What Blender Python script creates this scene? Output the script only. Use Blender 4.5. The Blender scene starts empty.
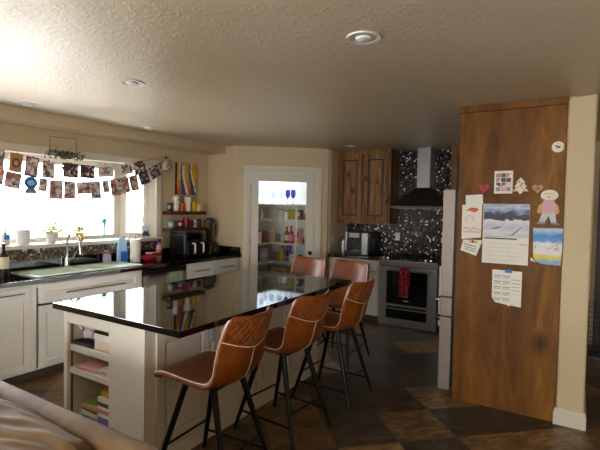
import bpy, bmesh, math, random
from mathutils import Vector, Matrix, noise
PI = math.pi
SC = bpy.context.scene
COL = SC.collection
random.seed(7)

# ------------------------------------------------------------------ camera
def make_camera():
    yaw, pit, roll, f = 0.553284, 0.0395042, 0.0194214, 449.65
    cy, sy, cp, sp = math.cos(yaw), math.sin(yaw), math.cos(pit), math.sin(pit)
    F = Vector((-sy*cp, cy*cp, -sp)); R = Vector((cy, sy, 0)); U = R.cross(F)
    cr, sr = math.cos(roll), math.sin(roll)
    R2 = R*cr + U*sr; U2 = U*cr - R*sr
    cam = bpy.data.cameras.new('camera'); o = bpy.data.objects.new('camera', cam); COL.objects.link(o)
    m = Matrix((R2, U2, -F)).transposed().to_4x4(); m.translation = Vector((0, 0, 1.59))
    o.matrix_world = m
    cam.sensor_width = 36; cam.lens = f*36/600; cam.clip_start = 0.05; cam.clip_end = 200
    SC.camera = o
make_camera()

# ------------------------------------------------------------------ world, daylight, exposure
W = bpy.data.worlds.new('sky'); SC.world = W; W.use_nodes = True
bg = W.node_tree.nodes['Background']
bg.inputs['Color'].default_value = (0.90, 0.95, 1.0, 1); bg.inputs['Strength'].default_value = 6.0
def area(name, loc, rot, sx, sy, power, col, portal=False):
    l = bpy.data.lights.new(name, 'AREA'); l.shape = 'RECTANGLE'; l.size = sx; l.size_y = sy
    l.energy = power; l.color = col
    o = bpy.data.objects.new(name, l); COL.objects.link(o); o.location = loc; o.rotation_euler = rot
    if portal: l.cycles.is_portal = True
    return o
# daylight through the openings: bay window, patio door of the same wall, big window behind the camera
area('bay_window_daylight', (-6.5, 2.4, 3.3), (0, -PI/2+.62, 0), 2.2, 3.4, 420, (0.93, 0.97, 1.0))
area('snow_bounce_fill', (-6.6, 2.2, .42), (0, -PI/2-.62, 0), 1.0, 4.0, 150, (0.96, 0.97, 1.0))  # added lamp below the sill line, brightens the ceiling as snow bounce would
area('patio_door_daylight', (-4.95, -1.3, .95), (0, -PI/2, .25), 1.5, 2.2, 80, (0.93, 0.97, 1.0))
area('living_window_daylight', (0.2, -4.3, 1.45), (PI/2, 0, 0), 2.6, 1.4, 62, (1.0, 0.93, 0.82))
SC.view_settings.view_transform = 'Standard'; SC.view_settings.look = 'None'
SC.view_settings.gamma = 1; SC.view_settings.use_curve_mapping = False
SC.view_settings.exposure = 1.15
SC.cycles.use_denoising = True
SC.cycles.max_bounces = 10; SC.cycles.diffuse_bounces = 6; SC.cycles.glossy_bounces = 5
SC.cycles.transmission_bounces = 8; SC.cycles.transparent_max_bounces = 12
SC.cycles.sample_clamp_indirect = 6; SC.cycles.caustics_reflective = False; SC.cycles.caustics_refractive = False

# ------------------------------------------------------------------ materials
def lin(h):
    h = h.lstrip('#'); c = [int(h[i:i+2], 16)/255 for i in (0, 2, 4)]
    return tuple((v/12.92 if v <= .04045 else ((v+.055)/1.055)**2.4) for v in c) + (1,)
class NT:
    def __init__(s, name):
        s.m = bpy.data.materials.new(name); s.m.use_nodes = True; s.t = s.m.node_tree
        s.b = s.t.nodes['Principled BSDF']
    def n(s, typ, **kw):
        nd = s.t.nodes.new(typ)
        for k, v in kw.items():
            if k in nd.inputs: nd.inputs[k].default_value = v
            else: setattr(nd, k, v)
        return nd
    def l(s, a, b): s.t.links.new(a, b)
    def ramp(s, fac, stops, interp='LINEAR'):
        r = s.n('ShaderNodeValToRGB'); r.color_ramp.interpolation = interp
        e = r.color_ramp.elements
        while len(e) > 1: e.remove(e[0])
        e[0].position = stops[0][0]; e[0].color = lin(stops[0][1])
        for p, c in stops[1:]:
            q = e.new(p); q.color = lin(c)
        s.l(fac, r.inputs['Fac']); return r.outputs['Color']
    def coord(s, scale=(1, 1, 1), rot=(0, 0, 0), loc=(0, 0, 0), rnd=False):
        tc = s.n('ShaderNodeTexCoord'); mp = s.n('ShaderNodeMapping')
        mp.inputs['Scale'].default_value = scale; mp.inputs['Rotation'].default_value = rot; mp.inputs['Location'].default_value = loc
        s.l(tc.outputs['Object'], mp.inputs['Vector'])
        if rnd:
            oi = s.n('ShaderNodeObjectInfo'); va = s.n('ShaderNodeVectorMath', operation='MULTIPLY_ADD')
            s.l(oi.outputs['Random'], va.inputs[0]); va.inputs[1].default_value = (37, 53, 71)
            s.l(mp.outputs[0], va.inputs[2]); return va.outputs[0]
        return mp.outputs[0]
    def bump(s, h, strength=.3, dist=.01):
        b = s.n('ShaderNodeBump'); b.inputs['Strength'].default_value = strength; b.inputs['Distance'].default_value = dist
        s.l(h, b.inputs['Height']); s.l(b.outputs[0], s.b.inputs['Normal'])
    def noise(s, vec, scale, detail=3, rough=.5, dist=0):
        n = s.n('ShaderNodeTexNoise'); n.inputs['Scale'].default_value = scale; n.inputs['Detail'].default_value = detail
        n.inputs['Roughness'].default_value = rough; n.inputs['Distortion'].default_value = dist
        if vec is not None: s.l(vec, n.inputs['Vector'])
        return n.outputs['Fac']
def mix(s, fac, a, b, typ='MIX'):
    m = s.n('ShaderNodeMix', data_type='RGBA', blend_type=typ)
    for sock, v in ((m.inputs[0], fac), (m.inputs[6], a), (m.inputs[7], b)):
        if hasattr(v, 'links') or isinstance(v, bpy.types.NodeSocket): s.l(v, sock)
        else: sock.default_value = v
    return m.outputs[2]
def plain(name, hexc, rough=.5, metal=0, var=.06, vscale=8, bump=0, bscale=60, coat=0, spec=None, trans=0, alpha=1, ior=1.45):
    s = NT(name); b = s.b
    c = lin(hexc)
    v = s.coord()
    f = s.noise(v, vscale, 3)
    lo = tuple(x*(1-var) for x in c[:3])+(1,); hi = tuple(min(1, x*(1+var)) for x in c[:3])+(1,)
    s.l(mix(s, f, lo, hi), b.inputs['Base Color'])
    b.inputs['Roughness'].default_value = rough; b.inputs['Metallic'].default_value = metal
    b.inputs['Coat Weight'].default_value = coat; b.inputs['Coat Roughness'].default_value = .08
    b.inputs['IOR'].default_value = ior
    if spec is not None: b.inputs['Specular IOR Level'].default_value = spec
    if trans: b.inputs['Transmission Weight'].default_value = trans
    if alpha < 1: b.inputs['Alpha'].default_value = alpha
    if bump: s.bump(s.noise(v, bscale, 4), bump, .004)
    return s.m
def emat(name, hexc, strength):
    s = NT(name); s.b.inputs['Emission Color'].default_value = lin(hexc); s.b.inputs['Emission Strength'].default_value = strength
    s.b.inputs['Base Color'].default_value = lin(hexc); return s.m

M = {}
M['wall'] = plain('tan_wall_paint', '#d0bd9c', .75, var=.03, vscale=2, bump=.25, bscale=90)
M['trim'] = plain('white_trim_paint', '#dcd5c8', .35, var=.02)
M['cab'] = plain('white_cabinet_paint', '#ebe8e4', .38, var=.03, vscale=5)
M['islandpaint'] = plain('cream_island_paint', '#e2dbcf', .42, var=.05, vscale=5)
M['lining'] = plain('white_pantry_paint', '#dfe2e4', .7)
M['inner'] = plain('cabinet_interior', '#c9c0b0', .6)
M['toekick'] = plain('dark_toe_kick', '#4c4238', .6)
M['black'] = plain('black_metal', '#0d0d0e', .38, metal=.3)
M['blackpl'] = plain('black_plastic', '#101113', .3)
M['rubber'] = plain('grey_rubber', '#3a3a3a', .7)
M['chrome'] = plain('chrome', '#d0d3d6', .12, metal=1, var=.02)
M['nickel'] = plain('brushed_nickel', '#8f8a84', .35, metal=1)
M['steel'] = plain('stainless_steel', '#9a9896', .3, metal=1, var=.05, vscale=3)
M['steeldark'] = plain('dark_stainless', '#4c4742', .4, metal=.9)
M['fridge'] = plain('fridge_steel', '#9a8e86', .42, metal=.55, var=.04)
M['fridgebody'] = plain('fridge_body', '#2a2928', .5)
M['ovenglass'] = plain('oven_glass', '#050506', .06, coat=.5)
M['white'] = plain('white_gloss', '#eceae4', .25)
M['whitem'] = plain('white_matte', '#e8e5dc', .7)
M['paper'] = plain('paper', '#ece7dc', .8, var=.03)
M['sink'] = plain('sink_enamel', '#dfe8dc', .15, var=.02)
M['bronze'] = plain('bronze', '#3a2f28', .35, metal=.8)
M['shelfwood'] = plain('dark_shelf_wood', '#5a3420', .5, var=.3, vscale=20)
for k, h in dict(red='#a8202c', orange='#d9622c', yellow='#e2b520', teal='#6f9f94', tealbright='#17b8a0', navy='#1d2a66', purple='#8a6cc0', green='#6f9a2c', pink='#d07c8c',
                 lpink='#d9a0a8', blue='#2f6fd0', sky='#9cc4e8', brown='#6b4428', tan='#b58d5d', grey='#8c8c8c', lgrey='#c0c3c2', dgrey='#3c3d40', cream='#e6dcc0', maroon='#5c1a20', amber='#a8611c',
                 lilac='#c0b4d8', gold='#b8923c', olive='#8f9440', palegreen='#b9c4a4', ltblue='#a9c8e0', darkgreen='#33482a').items():
    M[k] = plain(k+'_paint', h, .45, var=.08, vscale=15)
# ceiling: knock-down texture, satin paint
s = NT('knockdown_ceiling'); v = s.coord((1, 1, 1))
s.b.inputs['Base Color'].default_value = lin('#cdbda2'); s.b.inputs['Roughness'].default_value = .36
s.b.inputs['Specular IOR Level'].default_value = .45
a1 = s.noise(v, 13, 3, .5, 2.5)
cr_ = s.n('ShaderNodeValToRGB'); cr_.color_ramp.elements[0].position = .50; cr_.color_ramp.elements[1].position = .60
s.l(a1, cr_.inputs['Fac']); s.bump(cr_.outputs['Color'], .22, .005); M['ceiling'] = s.m
# island / counter stone
s = NT('black_granite'); v = s.coord()
s.l(s.ramp(s.noise(v, 160, 3, .7), [(0, '#040405'), (.62, '#0a0b0c'), (.72, '#24262a'), (1, '#3c4044')]), s.b.inputs['Base Color'])
s.b.inputs['Roughness'].default_value = .03; s.b.inputs['IOR'].default_value = 1.85; M['granite'] = s.m
# knotty wood
def wood(name, dark, mid, light, rough=.4, knots=3.2, grain=10):
    s = NT(name); v = s.coord((grain, grain, .9)); v2 = s.coord((knots, knots, knots*.62))
    base = s.ramp(s.noise(v, 1.6, 6, .62, 1.6), [(.25, dark), (.5, mid), (.78, light)])
    pl_ = s.noise(s.coord((5, 5, .12)), 1, 1)
    tone = s.ramp(pl_, [(.35, '#b8aca0'), (.65, '#ffffff')])
    col = mix(s, .8, base, tone, 'MULTIPLY')
    vo = s.n('ShaderNodeTexVoronoi'); vo.inputs['Scale'].default_value = 1; s.l(v2, vo.inputs['Vector'])
    kn = s.ramp(vo.outputs['Distance'], [(0, '#1c0e06'), (.10, '#4a2810'), (.20, '#ffffff'), (1, '#ffffff')])
    rr = s.noise(v2, .9, 2)
    col = mix(s, .75, col, kn, 'MULTIPLY')
    s.l(col, s.b.inputs['Base Color']); s.b.inputs['Roughness'].default_value = rough; s.b.inputs['Specular IOR Level'].default_value = .22
    s.bump(s.noise(v, 3, 4), .08, .003)
    return s.m
M['panelwood'] = wood('knotty_alder_panel', '#5a3a10', '#82541a', '#9e6e2c', .5, 2.4, 4)
M['cabwood'] = wood('rustic_alder_cabinet', '#44280f', '#845c34', '#bd9260', .42, 5.2, 16)
# slate tile floor laid on the diagonal
s = NT('slate_tile'); TS = .435
v = s.coord((1/TS, 1/TS, 1/TS), (0, 0, -math.radians(43)), (0, 0, 0))
add = s.n('ShaderNodeVectorMath', operation='ADD')
an = math.radians(-43); ax, ay = -.961/TS, 3.546/TS
rx, ry = ax*math.cos(an)-ay*math.sin(an), ax*math.sin(an)+ay*math.cos(an)
add.inputs[1].default_value = (-rx+40, -ry+40, 0.5); s.l(v, add.inputs[0]); vt = add.outputs[0]
fl = s.n('ShaderNodeVectorMath', operation='FLOOR'); s.l(vt, fl.inputs[0])
fr = s.n('ShaderNodeVectorMath', operation='FRACTION'); s.l(vt, fr.inputs[0])
wn = s.n('ShaderNodeTexWhiteNoise', noise_dimensions='3D'); s.l(fl.outputs[0], wn.inputs['Vector'])
dt = s.n('ShaderNodeVectorMath', operation='DOT_PRODUCT'); s.l(fl.outputs[0], dt.inputs[0]); dt.inputs[1].default_value = (6.993136, 5.7274995, 0)
def mth(op, a, b_=None):
    q = s.n('ShaderNodeMath', operation=op)
    for k_, v_ in enumerate((a, b_)):
        if v_ is None: continue
        if isinstance(v_, (int, float)): q.inputs[k_].default_value = v_
        else: s.l(v_, q.inputs[k_])
    return q.outputs[0]
hsh = mth('FLOORED_MODULO', mth('MULTIPLY', mth('SINE', mth('ADD', dt.outputs['Value'], 5.515914-40*(6.993136+5.7274995))), 37.7), 1.0)
tcol = s.ramp(hsh, [(0, '#5c544a'), (.2, '#514f4c'), (.4, '#625645'), (.58, '#5e5040'), (.66, '#957a58'), (.82, '#ae9068'), (1, '#8f7350')])
vadd = s.n('ShaderNodeVectorMath', operation='MULTIPLY_ADD'); s.l(wn.outputs['Color'], vadd.inputs[0]); vadd.inputs[1].default_value = (9, 9, 9); s.l(vt, vadd.inputs[2])
vs = s.n('ShaderNodeVectorMath', operation='MULTIPLY'); s.l(vadd.outputs[0], vs.inputs[0]); vs.inputs[1].default_value = (1, 2.4, 1)
nz = s.noise(vs.outputs[0], 2.4, 6, .6, 1.2)
cl = s.ramp(nz, [(.30, '#4a4440'), (.5, '#b4aaa0'), (.68, '#fffaf2')])
col = mix(s, .85, tcol, cl, 'MULTIPLY')
sx = s.n('ShaderNodeSeparateXYZ'); s.l(fr.outputs[0], sx.inputs[0])
def edge(o):
    a = s.n('ShaderNodeMath', operation='PINGPONG'); s.l(o, a.inputs[0]); a.inputs[1].default_value = .5
    return a.outputs[0]
mn = s.n('ShaderNodeMath', operation='MINIMUM'); s.l(edge(sx.outputs[0]), mn.inputs[0]); s.l(edge(sx.outputs[1]), mn.inputs[1])
gt = s.n('ShaderNodeMath', operation='GREATER_THAN'); s.l(mn.outputs[0], gt.inputs[0]); gt.inputs[1].default_value = .007
col = mix(s, gt.outputs[0], lin('#55493c'), col)
s.l(col, s.b.inputs['Base Color'])
rg = s.n('ShaderNodeMapRange'); s.l(nz, rg.inputs[0]); rg.inputs[3].default_value = .26; rg.inputs[4].default_value = .45; s.l(rg.outputs[0], s.b.inputs['Roughness'])
s.bump(nz, .25, .01); M['floor'] = s.m
# mosaics
def mosaic(name, size, stops, rough, axis):
    s = NT(name); v = s.coord((1/size,)*3)
    ad = s.n('ShaderNodeVectorMath', operation='ADD'); ad.inputs[1].default_value = (.37, .37, .03); s.l(v, ad.inputs[0])
    fl = s.n('ShaderNodeVectorMath', operation='FLOOR'); s.l(ad.outputs[0], fl.inputs[0])
    fr = s.n('ShaderNodeVectorMath', operation='FRACTION'); s.l(ad.outputs[0], fr.inputs[0])
    wn = s.n('ShaderNodeTexWhiteNoise', noise_dimensions='3D'); s.l(fl.outputs[0], wn.inputs['Vector'])
    c = s.ramp(wn.outputs['Value'], stops, 'CONSTANT')
    sx = s.n('ShaderNodeSeparateXYZ'); s.l(fr.outputs[0], sx.inputs[0])
    def e(o):
        a = s.n('ShaderNodeMath', operation='PINGPONG'); s.l(o, a.inputs[0]); a.inputs[1].default_value = .5; return a.outputs[0]
    mn = s.n('ShaderNodeMath', operation='MINIMUM'); s.l(e(sx.outputs[0 if axis == 'x' else 1]), mn.inputs[0]); s.l(e(sx.outputs[2]), mn.inputs[1])
    gt = s.n('ShaderNodeMath', operation='GREATER_THAN'); s.l(mn.outputs[0], gt.inputs[0]); gt.inputs[1].default_value = .06
    s.l(mix(s, gt.outputs[0], lin('#39332e'), c), s.b.inputs['Base Color']); s.b.inputs['Roughness'].default_value = rough; s.b.inputs['Specular IOR Level'].default_value = .2
    s.bump(gt.outputs[0], .3, .002)
    return s.m
M['mosaic_dark'] = mosaic('dark_glass_mosaic', .0235, [(0, '#171210'), (.25, '#2b2320'), (.45, '#3d342f'), (.62, '#56493f'), (.76, '#1d1a1a'), (.87, '#8b8682'), (.93, '#f4f2ee')], .2, 'x')
M['mosaic_brown'] = mosaic('brown_stone_mosaic', .025, [(0, '#5b4a3e'), (.2, '#7a6858'), (.38, '#8d7d6d'), (.52, '#4a3f38'), (.66, '#6e5c4e'), (.8, '#a09080'), (.9, '#d8cfc2')], .3, 'y')
# leather
def leather(name, dark, light, quilt=False):
    s = NT(name); v = s.coord()
    s.l(s.ramp(s.noise(v, 9, 5, .6, .4), [(.25, dark), (.75, light)]), s.b.inputs['Base Color'])
    s.b.inputs['Roughness'].default_value = .36
    if quilt:
        w1 = s.n('ShaderNodeTexWave'); w1.inputs['Scale'].default_value = 5.2; s.l(s.coord((1, 0, 1)), w1.inputs['Vector']); w1.bands_direction = 'DIAGONAL'
        w2 = s.n('ShaderNodeTexWave'); w2.inputs['Scale'].default_value = 5.2; s.l(s.coord((-1, 0, 1)), w2.inputs['Vector']); w2.bands_direction = 'DIAGONAL'
        mn = s.n('ShaderNodeMath', operation='MINIMUM'); s.l(w1.outputs['Fac'], mn.inputs[0]); s.l(w2.outputs['Fac'], mn.inputs[1])
        pw = s.n('ShaderNodeMath', operation='POWER'); s.l(mn.outputs[0], pw.inputs[0]); pw.inputs[1].default_value = .4
        s.bump(pw.outputs[0], .55, .012)
    else: s.bump(s.noise(v, 120, 4), .1, .002)
    return s.m
M['leather'] = leather('cognac_leather', '#6b3009', '#8e4a16')
M['quilt'] = leather('quilted_cognac_leather', '#662d09', '#8a4615', True)
M['stitch'] = plain('cream_piping', '#f2dcc4', .5)
s = NT('beige_sofa_leather'); v = s.coord((1, 1, 1))
s.l(s.ramp(s.noise(v, 3.5, 5, .6, .6), [(.3, '#5e4628'), (.7, '#846742')]), s.b.inputs['Base Color']); s.b.inputs['Roughness'].default_value = .6; s.b.inputs['Specular IOR Level'].default_value = .25
s.bump(s.noise(v, 140, 4), .12, .002); M['sofa'] = s.m
# photo print: busy little blocks of colour, different on every print
s = NT('photo_print'); v = s.coord((1, 1, 1), rnd=True)
vo = s.n('ShaderNodeTexVoronoi'); vo.inputs['Scale'].default_value = 32; s.l(v, vo.inputs['Vector'])
sp_ = s.n('ShaderNodeSeparateColor'); s.l(vo.outputs['Color'], sp_.inputs[0])
c1 = s.ramp(sp_.outputs[0], [(0, '#6a5a60'), (.14, '#c09484'), (.34, '#f4dccc'), (.54, '#9aa8ba'), (.64, '#dc8078'), (.72, '#f2f2f4'), (.94, '#7a8a70')], 'CONSTANT')
c2 = s.ramp(s.noise(v, 12, 2), [(.35, '#c0b0a8'), (.65, '#ffffff')])
s.l(mix(s, .7, c1, c2, 'MULTIPLY'), s.b.inputs['Base Color']); s.b.inputs['Roughness'].default_value = .35; M['photo'] = s.m
s = NT('dark_photo_print'); v = s.coord((1, 1, 1), rnd=True)
vo = s.n('ShaderNodeTexVoronoi'); vo.inputs['Scale'].default_value = 40; s.l(v, vo.inputs['Vector'])
sp_ = s.n('ShaderNodeSeparateColor'); s.l(vo.outputs['Color'], sp_.inputs[0])
s.l(s.ramp(sp_.outputs[0], [(0, '#34303c'), (.35, '#5a3440'), (.55, '#ece6e2'), (.72, '#4a5066'), (.86, '#c89888')], 'CONSTANT'), s.b.inputs['Base Color']); M['photodark'] = s.m
# artwork: birch trunks against an orange-yellow sky
s = NT('autumn_ground'); v = s.coord()
sx = s.n('ShaderNodeSeparateXYZ'); s.l(v, sx.inputs[0])
mr = s.n('ShaderNodeMapRange'); s.l(sx.outputs[2], mr.inputs[0]); mr.inputs[1].default_value = 0; mr.inputs[2].default_value = .46
nn = s.noise(v, 30, 3); ad = s.n('ShaderNodeMath', operation='MULTIPLY_ADD'); s.l(nn, ad.inputs[0]); ad.inputs[1].default_value = .35; s.l(mr.outputs[0], ad.inputs[2])
s.l(s.ramp(ad.outputs[0], [(.1, '#b8442c'), (.4, '#d87a28'), (.65, '#e8b020'), (.85, '#e0b41c'), (1, '#d8a818')]), s.b.inputs['Base Color']); M['artbg'] = s.m
s = NT('snowy_landscape_print'); v = s.coord()
sx = s.n('ShaderNodeSeparateXYZ'); s.l(v, sx.inputs[0])
nn = s.noise(s.coord((6, 6, 14)), 2, 4); ad = s.n('ShaderNodeMath', operation='MULTIPLY_ADD'); s.l(nn, ad.inputs[0]); ad.inputs[1].default_value = .12; s.l(sx.outputs[2], ad.inputs[2])
s.l(s.ramp(ad.outputs[0], [(.0, '#d8d8de'), (.10, '#a8a8b8'), (.14, '#e0e0e4'), (.195, '#d0d2da'), (.20, '#2a3240'), (.245, '#3a4458'), (.25, '#5a70a8'), (.29, '#c8d0e0'), (.34, '#5870b0'), (.4, '#dfe4ec')]), s.b.inputs['Base Color'])
s.b.inputs['Roughness'].default_value = .5; M['snowprint'] = s.m
s = NT('crayon_beach'); v = s.coord(); sx = s.n('ShaderNodeSeparateXYZ'); s.l(v, sx.inputs[0])
nn = s.noise(s.coord((8, 8, 20)), 2, 4); ad = s.n('ShaderNodeMath', operation='MULTIPLY_ADD'); s.l(nn, ad.inputs[0]); ad.inputs[1].default_value = .06; s.l(sx.outputs[2], ad.inputs[2])
s.l(s.ramp(ad.outputs[0], [(.03, '#7aa0c4'), (.062, '#8fb4cc'), (.068, '#d8cc50'), (.10, '#e0d460'), (.11, '#e4e0e0'), (.19, '#e4e4ea'), (.205, '#5a9ad4'), (.25, '#3c82c8'), (.29, '#a8c8e4')]), s.b.inputs['Base Color']); M['crayon'] = s.m
s = NT('clear_glass'); s.b.inputs['Base Color'].default_value = (1, 1, 1, 1)
t = s.t; nodes = t.nodes
tr = s.n('ShaderNodeBsdfTransparent'); gl = s.n('ShaderNodeBsdfGlossy'); gl.inputs['Roughness'].default_value = .02
fr_ = s.n('ShaderNodeFresnel'); fr_.inputs[0].default_value = 1.45; mx = s.n('ShaderNodeMixShader')
s.l(fr_.outputs[0], mx.inputs[0]); s.l(tr.outputs[0], mx.inputs[1]); s.l(gl.outputs[0], mx.inputs[2])
s.l(mx.outputs[0], nodes['Material Output'].inputs[0]); M['glass'] = s.m
def thinglass(name, hexc, a=.35):
    s = NT(name); tr = s.n('ShaderNodeBsdfTransparent'); tr.inputs[0].default_value = lin(hexc)
    gl = s.n('ShaderNodeBsdfGlossy'); gl.inputs['Roughness'].default_value = .05
    mx = s.n('ShaderNodeMixShader'); mx.inputs[0].default_value = a
    s.l(tr.outputs[0], mx.inputs[1]); s.l(gl.outputs[0], mx.inputs[2]); s.l(mx.outputs[0], s.t.nodes['Material Output'].inputs[0]); return s.m
M['glassware'] = thinglass('clear_glassware', '#eef4f8', .15)
M['blueglass'] = thinglass('cobalt_glass', '#3048c8', .10)
M['jar'] = thinglass('blender_jar_glass', '#c8cac6', .45)
M['bagplastic'] = plain('bag_plastic', '#d6d0d8', .35)
M['peach'] = plain('peach_crayon', '#e0a468', .7)
s = NT('red_patterned_towel'); v = s.coord(); s.l(s.ramp(s.noise(v, 38, 2), [(.5, '#9a1c2c'), (.62, '#a8283a'), (.68, '#d89098')]), s.b.inputs['Base Color']); s.b.inputs['Roughness'].default_value = .9; M['towelred'] = s.m
M['ltpic'] = plain('pale_sky_print', '#c8d4dc', .5)
M['leaf'] = plain('leaf_green', '#8fae3c', .5, var=.3, vscale=30)
M['leafdark'] = plain('pine_green', '#66765a', .7, var=.3, vscale=40)
M['twig'] = plain('twig_brown', '#5a3c24', .8, var=.3)
M['snow'] = plain('snow', '#f0f2f6', .9)
M['fencewood'] = plain('pale_fence_wood', '#d8c8a8', .8, var=.1)
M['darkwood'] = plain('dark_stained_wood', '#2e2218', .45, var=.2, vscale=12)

# ------------------------------------------------------------------ mesh helpers
def B(): return bmesh.new()
def bx(bm, x0, x1, y0, y1, z0, z1, bev=0, seg=2):
    r = bmesh.ops.create_cube(bm, size=1)
    for v in r['verts']:
        v.co = Vector(((x0+x1)/2+v.co.x*(x1-x0), (y0+y1)/2+v.co.y*(y1-y0), (z0+z1)/2+v.co.z*(z1-z0)))
    if bev:
        es = list({e for v in r['verts'] for e in v.link_edges})
        bmesh.ops.bevel(bm, geom=es, offset=bev, segments=seg, profile=.5, affect='EDGES')
    return bm
def tube(bm, pts, r, seg=8, caps=True):
    pts = [Vector(p) for p in pts]; n = len(pts)
    rs = r if isinstance(r, (list, tuple)) else [r]*n
    rings = []; up = None
    for i, p in enumerate(pts):
        d = (pts[min(i+1, n-1)]-pts[max(i-1, 0)]).normalized()
        if up is None:
            up = Vector((0, 0, 1)) if abs(d.z) < .9 else Vector((1, 0, 0))
        a = d.cross(up).normalized(); b = a.cross(d).normalized(); up = b
        rings.append([bm.verts.new(p+(a*math.cos(2*PI*k/seg)+b*math.sin(2*PI*k/seg))*rs[i]) for k in range(seg)])
    for i in range(n-1):
        for k in range(seg):
            bm.faces.new((rings[i][k], rings[i][(k+1) % seg], rings[i+1][(k+1) % seg], rings[i+1][k]))
    if caps:
        bm.faces.new(rings[0][::-1]); bm.faces.new(rings[-1])
    return bm
def lathe(bm, prof, c=(0, 0, 0), seg=20, sx=1, sy=1):
    rings = []
    for r, z in prof:
        r = max(r, .0004)
        rings.append([bm.verts.new((c[0]+r*sx*math.cos(2*PI*k/seg), c[1]+r*sy*math.sin(2*PI*k/seg), c[2]+z)) for k in range(seg)])
    for i in range(len(rings)-1):
        for k in range(seg):
            bm.faces.new((rings[i][k], rings[i][(k+1) % seg], rings[i+1][(k+1) % seg], rings[i+1][k]))
    bm.faces.new(rings[0][::-1]); bm.faces.new(rings[-1]); return bm
def poly(bm, pts, y0, y1):
    """outline in x,z extruded from y0 to y1"""
    a = [bm.verts.new((p[0], y0, p[1])) for p in pts]; b = [bm.verts.new((p[0], y1, p[1])) for p in pts]
    bm.faces.new(a); bm.faces.new(b[::-1])
    n = len(pts)
    for i in range(n): bm.faces.new((a[i], b[i], b[(i+1) % n], a[(i+1) % n]))
    return bm
def polyz(bm, pts, z0, z1):
    a = [bm.verts.new((p[0], p[1], z0)) for p in pts]; b = [bm.verts.new((p[0], p[1], z1)) for p in pts]
    bm.faces.new(a); bm.faces.new(b[::-1]); n = len(pts)
    for i in range(n): bm.faces.new((a[i], b[i], b[(i+1) % n], a[(i+1) % n]))
    return bm
def ball(bm, c, r, sx=1, sy=1, sz=1, u=14, v=9):
    q = bmesh.ops.create_uvsphere(bm, u_segments=u, v_segments=v, radius=r)
    for k in q['verts']: k.co = Vector((c[0]+k.co.x*sx, c[1]+k.co.y*sy, c[2]+k.co.z*sz))
    return bm
def obj(name, bm, mat, parent=None, smooth=True, label=None, loc=None, rotz=0, ang=40):
    bmesh.ops.recalc_face_normals(bm, faces=bm.faces)
    me = bpy.data.meshes.new(name)
    if smooth:
        for f in bm.faces: f.smooth = True
        for e in bm.edges:
            if len(e.link_faces) == 2 and e.calc_face_angle(0) > math.radians(ang): e.smooth = False
    bm.to_mesh(me); bm.free()
    o = bpy.data.objects.new(name, me); COL.objects.link(o)
    me.materials.append(M[mat] if isinstance(mat, str) else mat)
    if parent is not None: o.parent = parent
    if loc is not None: o.location = loc
    if rotz: o.rotation_euler[2] = rotz
    if label: o['label'] = label
    if smooth and ang <= 40:
        w_ = o.modifiers.new('weighted_normal', 'WEIGHTED_NORMAL'); w_.keep_sharp = True; w_.weight = 100
    return o
def tag(o, label, cat, group=None, kind=None):
    o['label'] = label; o['category'] = cat
    if group: o['group'] = group
    if kind: o['kind'] = kind
    return o
def thing(name, label, cat, loc=(0, 0, 0), rotz=0, group=None):
    o = bpy.data.objects.new(name, None); COL.objects.link(o); o.empty_display_size = .1
    o.location = loc; o.rotation_euler = (0, 0, rotz)
    return tag(o, label, cat, group)
def struct(name, bm, mat, parent=None, smooth=False, loc=None, rotz=0):
    o = obj(name, bm, mat, parent, smooth, loc=loc, rotz=rotz)
    if parent is None: o['kind'] = 'structure'
    return o
def sempty(name, loc=(0, 0, 0), rotz=0):
    o = bpy.data.objects.new(name, None); COL.objects.link(o); o.location = loc; o.rotation_euler = (0, 0, rotz); o['kind'] = 'structure'; return o
def dup(root, loc, rotz=0, label=None, group=None):
    r = root.copy(); COL.objects.link(r); r.location = loc; r.rotation_euler = (0, 0, rotz)
    if label: r['label'] = label
    if group: r['group'] = group
    for ch in list(root.children):
        c = ch.copy(); COL.objects.link(c); c.parent = r
        for g in list(ch.children):
            d = g.copy(); COL.objects.link(d); d.parent = c
    return r

# ================================================================== THE ROOM
CE = 2.44
struct('floor', bx(B(), -4.8, 3.1, -4.1, 6.6, -.1, 0), 'floor')
struct('ceiling', bx(B(), -4.8, 3.1, -4.1, 6.6, CE, CE+.1), 'ceiling')
# window wall (x = -4.65) with the bay opening and a patio door opening further back
b = B(); X0, X1 = -4.8, -4.65
for y0, y1, z0, z1 in ((-4.1, -2.5, 0, CE), (-2.5, -.1, 2.1, CE), (-.1, .20, 0, CE), (.20, 3.97, 0, 1.15), (.20, 3.97, 2.10, CE), (3.97, 6.6, 0, CE)):
    bx(b, X0, X1, y0, y1, z0, z1)
struct('wall_left', b, 'wall')
struct('wall_back', bx(B(), -4.65, 3.1, 6.44, 6.6, 0, CE), 'wall')
struct('wall_right', bx(B(), 2.95, 3.1, -4.1, 6.44, 0, CE), 'wall')
b = B()
for x0, x1, z0, z1 in ((-4.65, -1.2, 0, CE), (-1.2, 1.6, 0, .7), (-1.2, 1.6, 2.15, CE), (1.6, 2.95, 0, CE)): bx(b, x0, x1, -4.1, -3.95, z0, z1)
struct('wall_front', b, 'wall')
b = B(); bx(b, -.09, .09, 3.856, 6.44, 0, CE, .018, 3)
struct('wall_divider', b, 'wall', smooth=True)
struct('trim_1', bx(B(), -4.65, -4.32, -1.2, 4.93, 2.335, CE), 'wall')      # soffit above the window
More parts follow.
